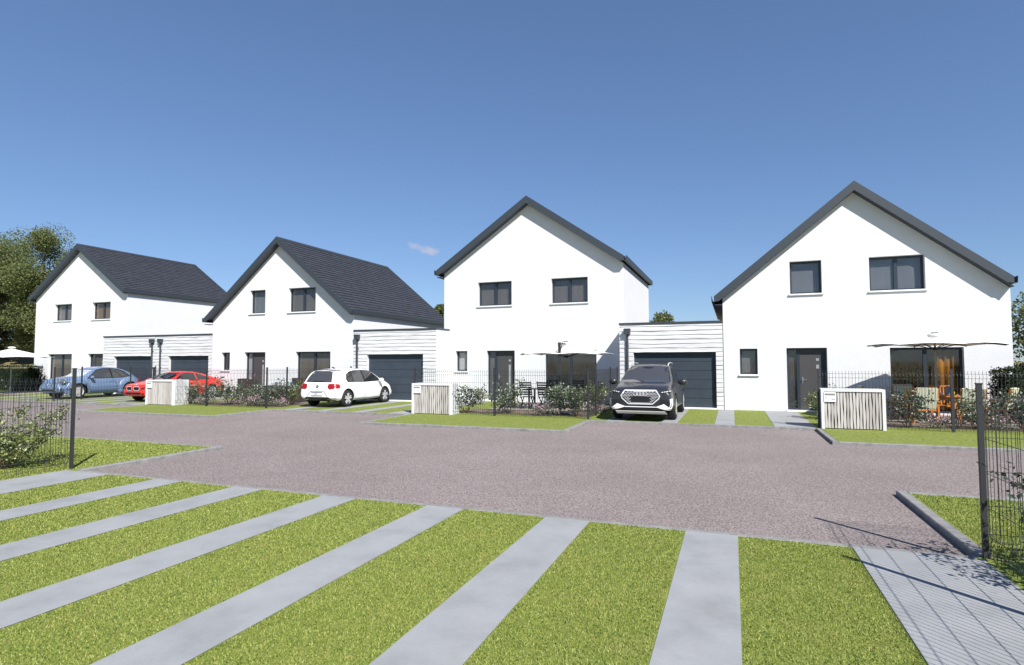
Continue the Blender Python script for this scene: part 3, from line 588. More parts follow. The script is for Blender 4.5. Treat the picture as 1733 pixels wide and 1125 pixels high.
# ------------------------------------------------------------------ cars
class Car:
    def __init__(s, stations, arches, wr, sub=2):
        b = MB(); sec = []
        for (x, zb, zs, zt, wl, ws, wt) in stations:
            t = zt - zs; h = zs - zb
            half = [(0, zb), (.80 * wl, zb), (.965 * wl, zb + .06), (wl, zb + .38 * h), (wl + (ws - wl) * .45, zb + .74 * h), (ws * 1.005, zs - .015), (ws * .985, zs + .01),
                    (ws + (wt - ws) * .50, zs + .52 * t), (wt, zs + .90 * t), (wt * .90, zt - .02 * min(1, t * 3)), (wt * .5, zt + .006), (0, zt + .01)]
            sec.append((x, half))
        n = len(sec[0][1]); ring = []
        for x, half in sec:
            i = len(b.v); L = [(x, y, z) for y, z in half]; Rr = [(x, -y, z) for y, z in half[1:-1]]
            b.v += L + Rr; ring.append([i + k for k in range(n)] + [i + n + k for k in range(n - 2)][::-1])
        m = len(ring[0])
        for p, q in zip(ring[:-1], ring[1:]):
            for k in range(m): b.f.append((p[k], p[(k + 1) % m], q[(k + 1) % m], q[k]))
        for rg, rev in ((ring[0], False), (ring[-1], True)):
            for k in range(n - 1):
                l0, l1 = rg[k], rg[k + 1]; r0 = rg[(m - k) % m]; r1 = rg[(m - k - 1) % m]
                f = [v for i_, v in enumerate((l0, l1, r1, r0)) if (l0, l1, r1, r0).index(v) == i_]
                b.f.append(tuple(f if rev else f[::-1]))
        s.shell = b; s.arches = arches; s.wr = wr; s.sub = sub
    def finish(s, paint, extra=()):
        me = s.shell.mesh('car_body'); o = link('body', me, paint)
        bm = bmesh.new(); bm.from_mesh(me); bmesh.ops.recalc_face_normals(bm, faces=bm.faces); bm.to_mesh(me); bm.free()
        md = o.modifiers.new('s', 'SUBSURF'); md.levels = s.sub; md.render_levels = s.sub
        dg = bpy.context.evaluated_depsgraph_get(); o.data = bpy.data.meshes.new_from_object(o.evaluated_get(dg)); o.modifiers.clear()
        bm = bmesh.new(); bm.from_mesh(o.data); s.bvh = BVHTree.FromBMesh(bm); bm.free()
        cut = []
        for x, z, r in s.arches:
            for sg in (-1, 1): cut.append(MB().lathe([(r, sg * .56), (r, sg * 1.3)], (x, 0, z), 'y', 28).build('cut', M['black_plastic']))
        boolean(o, cut); o.data.shade_smooth()
        try:
            o.data.set_sharp_from_angle(angle=R(38))
        except Exception: pass
        return o
    def cast(s, p, axis, sg):
        if axis == 'y': o, d = Vector((p[0], sg * 3, p[1])), Vector((0, -sg, 0))
        elif axis == 'x': o, d = Vector((sg * 6, p[0], p[1])), Vector((-sg, 0, 0))
        else: o, d = Vector((p[0], p[1], 4)), Vector((0, 0, -1))
        h = s.bvh.ray_cast(o, d)
        if h[0] is None:
            c = s.bvh.find_nearest(o + d * (2.2 if axis == 'y' else 4)); return c[0], c[1]
        nn = h[1]
        return h[0], (nn if nn.dot(d) < 0 else -nn)
    def patch(s, poly, axis, sg, off=.006, rings=5, step=.07):
        per = []
        for a, c in zip(poly, poly[1:] + poly[:1]):
            k = max(1, int(math.hypot(c[0] - a[0], c[1] - a[1]) / step))
            per += [(a[0] + (c[0] - a[0]) * i / k, a[1] + (c[1] - a[1]) * i / k) for i in range(k)]
        cx = sum(p[0] for p in per) / len(per); cy = sum(p[1] for p in per) / len(per)
        b = MB(); n = len(per)
        def pt(q): h, nn = s.cast(q, axis, sg); return tuple(h + nn * off)
        b.v.append(pt((cx, cy)))
        for r in range(1, rings + 1):
            t = r / rings
            for p in per: b.v.append(pt((cx + (p[0] - cx) * t, cy + (p[1] - cy) * t)))
        for k in range(n): b.f.append((0, 1 + k, 1 + (k + 1) % n))
        for r in range(rings - 1):
            for k in range(n): a = 1 + r * n + k; c = 1 + r * n + (k + 1) % n; b.f.append((a, c, c + n, a + n))
        return b
    def strip(s, line, w, axis, sg, off=.008, closed=False, b=None, step=.06):
        pts = []; L = line + (line[:1] if closed else [])
        for a, c in zip(L[:-1], L[1:]):
            k = max(1, int(math.hypot(c[0] - a[0], c[1] - a[1]) / step)); pts += [(a[0] + (c[0] - a[0]) * i / k, a[1] + (c[1] - a[1]) * i / k) for i in range(k)]
        if not closed: pts.append(L[-1])
        b = b or MB(); i0 = len(b.v); n = len(pts)
        for k, p in enumerate(pts):
            a = pts[(k - 1) % n] if closed or k > 0 else p; c = pts[(k + 1) % n] if closed or k < n - 1 else p
            d = Vector((c[0] - a[0], c[1] - a[1])).normalized(); nv = Vector((-d.y, d.x)) * (w / 2)
            for sgn in (-1, 1):
                h, nn = s.cast((p[0] + nv.x * sgn, p[1] + nv.y * sgn), axis, sg); b.v.append(tuple(h + nn * off))
        for k in range(n if closed else n - 1):
            a = i0 + 2 * k; c = i0 + 2 * ((k + 1) % n); b.f.append((a, a + 1, c + 1, c))
        return b
def wheel(root, x, y, r, sg, wid=.21, style='spoke', dark=False, nsp=5):
    t = MB(); w = wid / 2; t.lathe([(r * .66, -w), (r * .90, -w), (r * .985, -w * .72), (r, -w * .3), (r, w * .3), (r * .985, w * .72), (r * .90, w), (r * .66, w), (r * .66, -w)], (x, y, r), 'y', 32, cap=False)
    wo = t.build('wheel', M['tyre'], root, smooth=True); wo.data.set_sharp_from_angle(angle=R(50))
    oy = y + sg * w
    d = MB(); d.lathe([(r * .68, oy - y - sg * .012), (r * .63, oy - y - sg * .02), (r * .60, oy - y - sg * .075), (.0001, oy - y - sg * .08)], (x, y, r), 'y', 28, cap=False)
    d.build('hub_well', M['rim_dark'], wo)
    k = MB()
    if not dark: k.lathe([(r * .70, oy - y - sg * .006), (r * .70, oy - y + sg * .006), (r * .62, oy - y + sg * .004), (r * .60, oy - y - sg * .03)], (x, y, r), 'y', 32, cap=False)
    c = Vector((x, oy - sg * .01, r))
    if style == 'disc':
        k.lathe([(r * .62, oy - y - sg * .02), (r * .45, oy - y - sg * .002), (r * .2, oy - y + sg * .01), (.0001, oy - y + sg * .014)], (x, y, r), 'y', 28, cap=False)
    else:
        for i in range(nsp):
            a = 2 * math.pi * i / nsp + .3; e = Vector((math.cos(a), 0, math.sin(a))); f = Vector((-math.sin(a), 0, math.cos(a)))
            for off in (-1, 1):
                p = c + e * r * .12 + f * off * r * .04; q = c + e * r * .64 + f * off * r * (.13 if dark else .07)
                k.bar(p, q, r * (.15 if dark else .085), .02, (0, 1, 0))
        k.lathe([(r * .15, oy - y - sg * .02), (r * .15, oy - y + sg * .004), (0, oy - y + sg * .008)], (x, y, r), 'y', 16)
    k.build('rim', M['rim'], wo, smooth=False)
def mirror(car, body, x, z, y, paint, sg, sc=1.0):
    b = MB(); prof = []
    for i in range(9): a = math.pi * i / 8; prof.append((.085 * sc * math.sin(a) + .0001, -.11 * sc * math.cos(a)))
    b.lathe(prof, (x, sg * (y + .11 * sc), z), 'y', 14); b.bar((x + .02, sg * (y - .06), z - .03), (x, sg * (y + .06), z - .02), .06, .03)
    return b.build('wing_mirror', paint, body, smooth=True)
def car(label, C, paint, loc, rz, scale, group=None):
    root = thing('parked_car', label, 'car', loc, rz); root.scale = (scale,) * 3
    body = C.finish(paint); body.parent = root; C.root = root; C.body = body
    return root, body
def text_mesh(name, s, size, mat, parent, mtx, extr=.002):
    c = bpy.data.curves.new(name, 'FONT'); c.body = s; c.size = size; c.align_x = 'CENTER'; c.align_y = 'CENTER'; c.extrude = extr
    o = bpy.data.objects.new(name, c); COL.objects.link(o); dg = bpy.context.evaluated_depsgraph_get(); me = bpy.data.meshes.new_from_object(o.evaluated_get(dg)); bpy.data.objects.remove(o)
    me.transform(mtx); return link(name, me, mat, parent)

# --- white hatchback, seen from behind
C = Car([(-2.035, .38, .60, .67, .735, .69, .53), (-2.0, .32, .82, .93, .83, .765, .62), (-1.92, .28, .90, 1.03, .85, .785, .64), (-1.80, .24, .925, 1.25, .870, .815, .605), (-1.66, .22, .925, 1.43, .877, .835, .565),
         (-1.1, .20, .92, 1.47, .878, .845, .575), (-.5, .20, .91, 1.485, .878, .85, .59), (.1, .20, .90, 1.475, .878, .85, .60), (.48, .20, .89, 1.42, .878, .85, .61), (.82, .20, .885, 1.24, .878, .845, .67),
         (1.12, .20, .87, 1.03, .876, .835, .73), (1.5, .21, .82, .93, .87, .81, .70), (1.8, .23, .74, .83, .845, .76, .62), (1.97, .27, .64, .71, .77, .68, .54), (2.04, .34, .53, .57, .66, .57, .46)],
        [(1.27, .33, .385), (-1.28, .33, .385)], .33)
root, B = car('white hatchback seen from behind with red tail lights, parked facing its garage', C, M['paint_white'], (-15.28, 20.72, .006), R(90), 1.03)
for x in (1.27, -1.28):
    for sg in (-1, 1): wheel(root, x, sg * .765, .325, sg, dark=True)
C.patch([(-.70, .96), (.70, .96), (.66, 1.10), (.56, 1.385), (-.56, 1.385), (-.66, 1.10)], 'x', -1).build('rear_window', M['car_glass_grey'], B, smooth=True)
C.patch([(-.68, 1.0), (.68, 1.0), (.60, 1.36), (-.60, 1.36)], 'x', 1).build('windscreen', M['car_glass'], B, smooth=True)
for sg in (-1, 1):
    C.patch([(1.03, .94), (.88, 1.09), (.46, 1.37), (.05, 1.412), (-.64, 1.405), (-.93, 1.36), (-1.18, 1.26), (-1.31, 1.06), (-1.26, .95), (-.2, .925)], 'y', sg, .004, 8).build('window_trim', M['black_plastic'], B, smooth=True)
    C.patch([(.98, .955), (.86, 1.07), (.45, 1.35), (.05, 1.39), (-.14, 1.39), (-.10, .94)], 'y', sg, .009).build('side_window', M['car_glass'], B, smooth=True)
    C.patch([(-.20, .94), (-.22, 1.39), (-.62, 1.385), (-.86, 1.34), (-.86, .95)], 'y', sg, .009).build('side_window', M['car_glass_grey'], B, smooth=True)
    C.patch([(-.91, .96), (-.91, 1.33), (-1.14, 1.24), (-1.26, 1.06), (-1.22, .98)], 'y', sg, .009).build('side_window', M['car_glass'], B, smooth=True)
    st = C.strip([(.80, .93), (.80, .30), (-.16, .26), (-.16, .93)], .011, 'y', sg); C.strip([(-.16, .30), (-.80, .30), (-.98, .66), (-.90, .93)], .011, 'y', sg, b=st); st.build('door_seam', M['rim_dark'], B)
    C.strip([(.85, .25), (-.85, .25)], .06, 'y', sg).build('sill_trim', M['black_plastic'], B)
    for x in (.02, -.78): C.strip([(x, .80), (x - .19, .80)], .035, 'y', sg, .022).build('door_handle', M['paint_white'], B)
    mirror(C, B, .82, .98, .87, M['paint_white'], sg)
    tl = C.patch([(sg * .50, .90), (sg * .74, .915), (sg * .80, .86), (sg * .76, .72), (sg * .55, .70), (sg * .47, .78)], 'x', -1, .014); tl.build('tail_light', M['lamp_red'], B, smooth=True)
    C.patch([(-1.955, .91), (-1.78, .885), (-1.74, .80), (-1.80, .73), (-1.96, .73)], 'y', sg, .012).build('tail_light', M['lamp_red'], B, smooth=True)
    C.strip([(sg * .80, .36), (sg * .64, .30), (sg * .44, .325)], .03, 'x', -1, .012).build('exhaust_trim', M['chrome'], B)
    C.patch([(sg * .50, .66), (sg * .72, .66), (sg * .70, .76), (sg * .55, .74)], 'x', 1).build('headlight', M['lamp_clear'], B)
C.patch([(-.78, .24), (.78, .24), (.52, .405), (-.52, .405)], 'x', -1, .012).build('diffuser', M['black_plastic'], B)
C.patch([(-.64, .17), (.64, .17), (.64, .27), (-.64, .27)], 'x', -1, -.05).build('underbody', M['black_plastic'], B)
C.strip([(-.26, .985), (.26, .985)], .035, 'x', -1, .015).build('wiper', M['black_plastic'], B)
C.strip([(-.55, 1.40), (0, 1.425), (.55, 1.40)], .02, 'x', -1, .02).build('spoiler_lip', M['black_plastic'], B)
pl = MB(); pl.box((-2.065, -.26, .47), (-2.045, .26, .585)); pl = pl.build('licence_plate', M['white'], B)
MB().box((-2.068, -.26, .56), (-2.0655, .26, .585)).build('plate_band', plain('plate_navy', (.012, .012, .09), .5), pl)
C.strip([(-.46, .44), (-.31, .615), (.31, .615), (.46, .44)], .022, 'x', -1, .010).build('plate_recess', plain('recess_grey', (.18, .18, .19), .6), B)  # grey strip drawn as the shaded edge of a plate recess
MT = Matrix.Translation((-2.066, 0, .513)) @ Matrix.Rotation(R(-90), 4, 'Z') @ Matrix.Rotation(R(90), 4, 'X')
text_mesh('plate_text', 'K3B1', .085, M['black_plastic'], pl, Matrix.Translation((0, .05, 0)) @ MT)
h, nn = C.cast((0, .80), 'x', -1)
em = MB(); em.lathe([(.058, -.012), (.058, .002), (.046, .004), (.046, -.010)], (h.x - .006, 0, .80), 'x', 24, cap=False)
for p, q in (((-.026, .846), (0, .806)), ((.026, .846), (0, .806)), ((-.044, .81), (-.020, .756)), ((-.020, .756), (0, .80)), ((.044, .81), (.020, .756)), ((.020, .756), (0, .80))): em.bar((h.x - .012, p[0], p[1]), (h.x - .012, q[0], q[1]), .009, .008, (1, 0, 0))
em.build('emblem', M['rim_dark'], B)
MB().bar((-.95, 0, 1.46), (-1.15, 0, 1.53), .05, .03).build('aerial', M['black_plastic'], B)
C.patch([(-.45, -.48), (.30, -.48), (.30, .48), (-.45, .48)], 'z', 1, .005).build('glass_roof', M['car_glass'], B, smooth=True)

# --- blue rounded two door car
C = Car([(-2.12, .40, .55, .60, .58, .52, .38), (-2.03, .33, .66, .78, .72, .62, .48), (-1.85, .28, .76, .96, .80, .69, .54), (-1.5, .25, .85, 1.23, .84, .745, .55), (-1.1, .22, .91, 1.41, .85, .775, .55), (-.6, .20, .935, 1.51, .85, .79, .555),
         (-.1, .20, .935, 1.535, .85, .80, .565), (.32, .20, .925, 1.48, .85, .80, .585), (.66, .20, .915, 1.29, .85, .79, .63), (.95, .20, .90, 1.10, .855, .765, .60), (1.3, .22, .87, 1.05, .85, .70, .50), (1.6, .25, .84, 1.01, .83, .65, .46), (1.85, .27, .80, .95, .80, .62, .44), (2.04, .29, .72, .86, .78, .60, .42), (2.13, .33, .63, .74, .74, .58, .40)],
        [(1.27, .34, .41), (-1.27, .34, .41)], .34)
root, B = car('pale blue rounded two door car with chrome wheels on the left driveway', C, M['paint_blue'], (-31.25, 20.62, .006), R(-90), 1.03)
for x, zc in ((1.27, .36), (-1.27, .40)):
    for sg in (-1, 1):
        wheel(root, x, sg * .775, .34, sg, style='disc')
        f = MB(); prof = [(.0001 + .60 * math.sin(a), -.13 * math.cos(a)) for a in [math.pi * i / 12 for i in range(13)]]
        f.lathe(prof, (x, sg * .80, zc), 'y', 36)
        f.v = [(a, c, max(.24, d)) for a, c, d in f.v]
        o = f.build('fender', M['paint_blue'], None, smooth=True)
        o.modifiers.new('x', 'SUBSURF').levels = 0
        boolean(o, [MB().lathe([(.41, -1.4), (.41, 1.4)], (x, 0, .34), 'y', 40).build('cut', M['black_plastic'])]); o.parent = B; o.data.shade_smooth(); o.data.set_sharp_from_angle(angle=R(40))
for sg in (-1, 1):
    C.patch([(.84, .945), (.68, 1.09), (.34, 1.37), (.05, 1.44), (-.35, 1.45), (-.78, 1.41), (-1.10, 1.29), (-1.34, 1.10), (-1.42, .97), (-.3, .94)], 'y', sg, .004, 8).build('window_trim', M['black_plastic'], B, smooth=True)
    C.patch([(.76, .975), (.66, 1.06), (.34, 1.33), (.05, 1.40), (-.30, 1.41), (-.34, .965)], 'y', sg, .009).build('side_window', M['car_glass_grey'], B, smooth=True)
    C.patch([(-.42, .965), (-.40, 1.405), (-.75, 1.37), (-1.05, 1.26), (-1.30, 1.08), (-1.36, .99)], 'y', sg, .009).build('side_window', M['car_glass_grey'], B, smooth=True)
    C.strip([(.78, .92), (.78, .34), (-.55, .34), (-.60, .62), (-.40, .92)], .012, 'y', sg).build('door_seam', M['rim_dark'], B)
    C.strip([(-.22, .80), (-.42, .80)], .035, 'y', sg, .02).build('door_handle', M['paint_blue'], B)
    C.strip([(.78, .26), (-.78, .26)], .07, 'y', sg, .03).build('running_board', M['paint_blue'], B)
    mirror(C, B, .70, 1.01, .83, M['paint_blue'], sg, .95)
    pr = [(.0001 + .15 * math.sin(a), -.06 * math.cos(a)) for a in [math.pi * i / 8 for i in range(9)]]
    hl = MB(); hl.lathe(pr, (0, 0, 0), 'x', 20); me = hl.mesh('headlight'); me.transform(Matrix.Translation((1.87, sg * .63, .80)) @ Matrix.Rotation(R(sg * 30), 4, 'Z') @ Matrix.Rotation(R(-28), 4, 'Y')); link('headlight', me, plain('headlamp_grey', (.12, .125, .12), .15), B, True)
    C.patch([(sg * .42, .40), (sg * .60, .40), (sg * .60, .46), (sg * .42, .46)], 'x', 1, .02).build('fog_light', M['lamp_clear'], B)
    MB().box((1.62, sg * .925, .52), (1.72, sg * .945, .58)).build('indicator', M['amber'], B)
    pr = [(.0001 + .13 * math.sin(a), -.05 * math.cos(a)) for a in [math.pi * i / 8 for i in range(9)]]
    tl = MB(); tl.lathe(pr, (0, 0, 0), 'x', 20); me = tl.mesh('tail_light'); me.transform(Matrix.Translation((-1.86, sg * .66, .78)) @ Matrix.Rotation(R(-sg * 35), 4, 'Z') @ Matrix.Rotation(R(25), 4, 'Y')); link('tail_light', me, M['lamp_red'], B, True)
C.patch([(-.62, 1.05), (.62, 1.05), (.55, 1.36), (-.55, 1.36)], 'x', 1).build('windscreen', plain('bright_windscreen', (.50, .52, .54), .1), B, smooth=True)  # pale reflection put into the glass colour
C.patch([(-.50, 1.0), (.50, 1.0), (.45, 1.30), (-.45, 1.30)], 'x', -1).build('rear_window', M['car_glass'], B, smooth=True)
C.patch([(-.60, .37), (.60, .37), (.60, .47), (-.60, .47)], 'x', 1, .014).build('grille', M['black_plastic'], B)
h, nn = C.cast((0, .70), 'x', 1)
MB().lathe([(.0001, .012), (.05, .008), (.05, -.02)], (h.x, 0, .70), 'x', 20).build('emblem', M['chrome'], B)
C.strip([(1.05, -.46), (1.25, -.36), (1.75, -.30)], .012, 'z', 1).build('hood_seam', M['rim_dark'], B); C.strip([(1.05, .46), (1.25, .36), (1.75, .30)], .012, 'z', 1).build('hood_seam', M['rim_dark'], B)

# --- red coupe half hidden by the bin wall
C = Car([(-2.37, .42, .66, .71, .70, .64, .48), (-2.29, .34, .82, .91, .82, .75, .60), (-2.0, .26, .90, 1.0, .91, .81, .66), (-1.6, .22, .91, 1.10, .935, .84, .60), (-1.2, .20, .90, 1.25, .942, .845, .57), (-.7, .19, .885, 1.35, .944, .845, .56), (-.2, .19, .87, 1.375, .944, .85, .57),
         (.2, .19, .865, 1.34, .944, .85, .60), (.6, .19, .86, 1.18, .944, .85, .66), (.95, .19, .85, 1.01, .942, .845, .72), (1.4, .20, .81, .93, .938, .82, .70), (1.9, .22, .73, .84, .905, .78, .64), (2.2, .25, .69, .80, .85, .74, .60), (2.37, .30, .61, .72, .76, .65, .54)],
        [(1.42, .335, .395), (-1.43, .335, .395)], .335)
root, B = car('red two door coupe with twin grille, half hidden behind a bin wall', C, M['paint_red'], (-25.35, 20.62, .006), R(-90), 1.0); root.scale = (.92, .98, .99)
for x in (1.42, -1.43):
    for sg in (-1, 1): wheel(root, x, sg * .80, .335, sg, wid=.24)
for sg in (-1, 1):
    C.patch([(.80, .925), (.70, 1.0), (.30, 1.24), (-.05, 1.30), (-.48, 1.285), (-.52, .925)], 'y', sg).build('side_window', M['car_glass'], B, smooth=True)
    C.patch([(-.58, .93), (-.56, 1.28), (-.90, 1.20), (-1.32, 1.02), (-1.36, .95)], 'y', sg).build('side_window', M['car_glass'], B, smooth=True)
    C.strip([(.86, .84), (.90, .32), (-.52, .32), (-.62, .60), (-.55, .90)], .012, 'y', sg).build('door_seam', M['rim_dark'], B)
    C.strip([(-.26, .76), (-.46, .76)], .035, 'y', sg, .02).build('door_handle', M['paint_red'], B)
    mirror(C, B, .70, .95, .93, M['paint_red'], sg)
    k = [(sg * .04, .62), (sg * .09, .70), (sg * .36, .70), (sg * .42, .63), (sg * .36, .525), (sg * .11, .52)]
    C.patch(k, 'x', 1, .010).build('grille', M['black_plastic'], B); C.strip(k, .022, 'x', 1, .018, True).build('grille_frame', M['chrome'], B)
    C.patch([(sg * .48, .62), (sg * .66, .69), (sg * .74, .72), (sg * .70, .62), (sg * .52, .56)], 'x', 1, .012).build('headlight', M['rim_dark'], B)
    C.patch([(sg * .56, .40), (sg * .66, .44), (sg * .64, .34), (sg * .52, .34)], 'x', 1, .012).build('intake', M['black_plastic'], B)
    C.patch([(sg * .42, .79), (sg * .72, .78), (sg * .66, .68), (sg * .44, .70)], 'x', -1, .012).build('tail_light', M['lamp_red'], B)
C.patch([(-.46, .34), (.46, .34), (.52, .44), (-.52, .44)], 'x', 1, .012).build('lower_grille', M['black_plastic'], B)
C.patch([(-.70, .97), (.70, .97), (.60, 1.29), (-.60, 1.29)], 'x', 1).build('windscreen', M['car_glass'], B, smooth=True)
C.patch([(-.58, 1.06), (.58, 1.06), (.52, 1.30), (-.52, 1.30)], 'x', -1).build('rear_window', M['car_glass'], B, smooth=True)
h, nn = C.cast((2.18, 0), 'z', 1)
MB().lathe([(.042, -.01), (.042, .010), (.0001, .014)], (2.18, 0, h.z), 'z', 20).build('emblem', M['chrome'], B)
for s_ in (-.30, .30): C.strip([(1.05, s_ * 1.5), (1.6, s_ * 1.25), (2.15, s_)], .012, 'z', 1).build('hood_seam', M['rim_dark'], B)

# --- dark suv facing the road
C = Car([(-2.28, .44, .82, .90, .76, .72, .58), (-2.2, .36, .98, 1.08, .85, .79, .64), (-2.0, .30, 1.03, 1.30, .91, .84, .62), (-1.6, .27, 1.03, 1.53, .93, .855, .60), (-1.0, .25, 1.02, 1.61, .935, .865, .61), (-.3, .25, 1.01, 1.635, .935, .87, .625), (.3, .25, 1.0, 1.605, .935, .87, .64),
         (.75, .25, 1.0, 1.41, .935, .865, .69), (1.12, .25, .985, 1.15, .935, .86, .75), (1.6, .26, .95, 1.07, .932, .85, .74), (2.0, .28, .90, 1.01, .915, .84, .72), (2.2, .30, .84, .945, .895, .83, .71), (2.28, .32, .78, .88, .875, .81, .70), (2.31, .36, .74, .82, .86, .79, .68)],
        [(1.38, .37, .425), (-1.38, .37, .425)], .37)
root, B = car('dark grey suv with a large honeycomb grille, facing the road by the garage', C, M['paint_grey'], (-2.58, 19.93, .006), R(-90), 1.035)
for x in (1.38, -1.38):
    for sg in (-1, 1): wheel(root, x, sg * .80, .37, sg, wid=.24, dark=True)
def oct8(cy, cz, w, h, wt, wb): return [(cy - w, cz + h * .25), (cy - wt, cz + h), (cy + wt, cz + h), (cy + w, cz + h * .25), (cy + w * .93, cz - h * .2), (cy + wb, cz - h), (cy - wb, cz - h), (cy - w * .93, cz - h * .2)]
gp = oct8(0, .695, .55, .185, .44, .34)
C.patch(gp, 'x', 1, .012).build('grille', M['black_plastic'], B); C.strip(gp, .034, 'x', 1, .026, True).build('grille_frame', M['chrome'], B)
gb = MB()                                          # honeycomb bars of the grille
def inside(p, poly):
    c = False
    for (x1, y1), (x2, y2) in zip(poly, poly[1:] + poly[:1]):
        if (y1 > p[1]) != (y2 > p[1]) and p[0] < (x2 - x1) * (p[1] - y1) / (y2 - y1) + x1: c = not c
    return c
for r in range(9):
    for c_ in range(-6, 7):
        y = c_ * .088 + (.044 if r % 2 else 0); z = .535 + r * .040
        if not inside((y, z), [(a * .95, .695 + (d - .695) * .95) for a, d in gp]) or (abs(y) < .27 and .555 < z < .70): continue
        C.strip([(y - .028, z), (y + .028, z)], .013, 'x', 1, .022, b=gb); 
        C.strip([(y + .028, z), (y + .044, z + .018)], .009, 'x', 1, .021, b=gb); C.strip([(y - .028, z), (y - .044, z + .018)], .009, 'x', 1, .021, b=gb)
gb.build('grille_bars', M['chrome'], B)
em = MB(); h, nn = C.cast((0, .80), 'x', 1)
for q in (-1.5, -.5, .5, 1.5): em.lathe([(.064, .03), (.064, .042), (.050, .044), (.050, .03)], (h.x, q * .090, .80), 'x', 24, cap=False)
em.build('emblem', M['chrome'], B)
for sg in (-1, 1):
    C.patch([(sg * .58, .62), (sg * .84, .62), (sg * .83, .40), (sg * .62, .46), (sg * .52, .50)], 'x', 1, .012).build('intake', M['black_plastic'], B)
    C.strip([(sg * .845, .66), (sg * .855, .50), (sg * .82, .40)], .05, 'x', 1, .022).build('corner_trim', M['white'], B)
    C.patch([(sg * .50, .455), (sg * .66, .515), (sg * .84, .39), (sg * .82, .345), (sg * .66, .36), (sg * .42, .425)], 'x', 1, .024).build('lower_wing', M['white'], B)
    C.patch([(sg * .60, .80), (sg * .84, .83), (sg * .86, .875), (sg * .62, .855)], 'x', 1, .010).build('headlight', M['rim_dark'], B)
    dl = MB()
    for q in range(4): C.strip([(sg * (.60 + q * .062), .838 + q * .008), (sg * (.640 + q * .062), .844 + q * .008)], .013, 'x', 1, .020, b=dl)
    dl.build('led_strip', M['white'], B)
    C.patch([(.98, 1.065), (.70, 1.24), (.30, 1.46), (0, 1.50), (-.25, 1.50), (-.25, 1.055)], 'y', sg).build('side_window', M['car_glass'], B, smooth=True)
    C.patch([(-.33, 1.055), (-.33, 1.50), (-.9, 1.48), (-1.1, 1.42), (-1.2, 1.08)], 'y', sg).build('side_window', M['car_glass'], B, smooth=True)
    C.strip([(.95, .30), (-.95, .30)], .09, 'y', sg, .012).build('sill_trim', M['chrome'], B)
    C.strip([(.88, 1.0), (.88, .38), (-.28, .38), (-.28, 1.04)], .012, 'y', sg).build('door_seam', M['black_plastic'], B)
    mirror(C, B, .84, 1.10, .93, M['paint_grey'], sg, 1.25)
    rl = MB(); rl.tube([(.42, sg * .60, 1.58), (.34, sg * .605, 1.655), (-.3, sg * .60, 1.685), (-1.2, sg * .58, 1.66), (-1.3, sg * .575, 1.60)], .016, 8); rl.build('roof_rail', M['chrome'], B, smooth=True)
C.patch([(-.60, .405), (.60, .405), (.56, .335), (-.56, .335)], 'x', 1, .012).build('lower_grille', M['black_plastic'], B)
C.strip([(-.50, .425), (.50, .425)], .022, 'x', 1, .022).build('lip', M['white'], B)
sk = MB(); sk.prism([(2.30, -.72, .31), (2.335, -.70, .285), (2.30, -.66, .225), (2.2, -.66, .225)], (0, 1.40, 0)); sk.build('skid_plate', plain('skid_silver', (.50, .50, .47), .35, .5), B)
MB().box((1.7, -.7, .20), (2.24, .7, .30)).build('underbody', M['black_plastic'], B)
C.patch([(-.72, 1.10), (.72, 1.10), (.66, 1.30), (.60, 1.545), (-.60, 1.545), (-.66, 1.30)], 'x', 1).build('windscreen', M['car_glass_grey'], B, smooth=True)
C.patch([(-.6, 1.10), (.6, 1.10), (.52, 1.5), (-.52, 1.5)], 'x', -1).build('rear_window', M['car_glass'], B, smooth=True)
C.patch([(-.16, 1.54), (.16, 1.54), (.10, 1.50), (-.10, 1.50)], 'x', 1, .012).build('sensor_pod', M['black_plastic'], B)

# ------------------------------------------------------------------ vegetation
def leaf_cloud(b, centers, n, spread, size, r, flat=.5, up=.3):
    """small folded leaves scattered round twig ends"""
    for _ in range(n):
        c = r.choice(centers); p = Vector(c) + Vector((r.gauss(0, 1), r.gauss(0, 1), r.gauss(0, .8))) * spread
        if p.z < .03: p.z = .03 + r.random() * .05
        s = size * r.uniform(.6, 1.35); d = Vector((r.uniform(-1, 1), r.uniform(-1, 1), r.uniform(-.6, 1) * flat + up)).normalized()
        w = d.cross(Vector((r.uniform(-1, 1), r.uniform(-1, 1), r.uniform(-1, 1)))).normalized() * s * .30; nn = d.cross(w).normalized() * s * .08
        i = len(b.v); a = p; t = p + d * s; m = p + d * s * .5
        b.v += [tuple(a), tuple(m + w + nn), tuple(t), tuple(m - w + nn)]; b.f.append((i, i + 1, i + 2, i + 3))
def shrub_proto(name, leaf, seed, h=1.1, wd=.55, stems=7, leaves=1100, size=.075, spread=.085, label='', cat='shrub', group=None):
    r = random.Random(seed); root = thing(name, label, cat, group=group); st = MB(); tips = []
    for k in range(stems):
        a = 2 * math.pi * k / stems + r.uniform(-.4, .4); rad = wd * r.uniform(.25, 1); hh = h * r.uniform(.62, 1.0) * (1.05 - .35 * rad / wd)
        pts = [Vector((.03 * math.cos(a), .03 * math.sin(a), -.02))]
        for q in range(1, 6):
            t = q / 5; pts.append(Vector((rad * t ** .8 * math.cos(a + .25 * t), rad * t ** .8 * math.sin(a + .25 * t), hh * t)) + Vector((r.gauss(0, .02), r.gauss(0, .02), 0)))
        st.tube(pts, .012, 5, .003); tips += pts[2:]
        for q in range(5):
            o = pts[r.randint(2, 5)]; e = o + Vector((r.gauss(0, .16), r.gauss(0, .16), r.uniform(-.02, .20))) * (h / 1.1); e.z = max(e.z, .1)
            st.tube([o, (o + e) / 2 + Vector((0, 0, .02)), e], .005, 4, .002); tips += [e, (o + e) / 2, e]
    st.build('stem', M['stem'], root)
    b = MB(); leaf_cloud(b, tips, leaves, spread, size, r); b.build('foliage', M[leaf], root, fix=False)
    return root
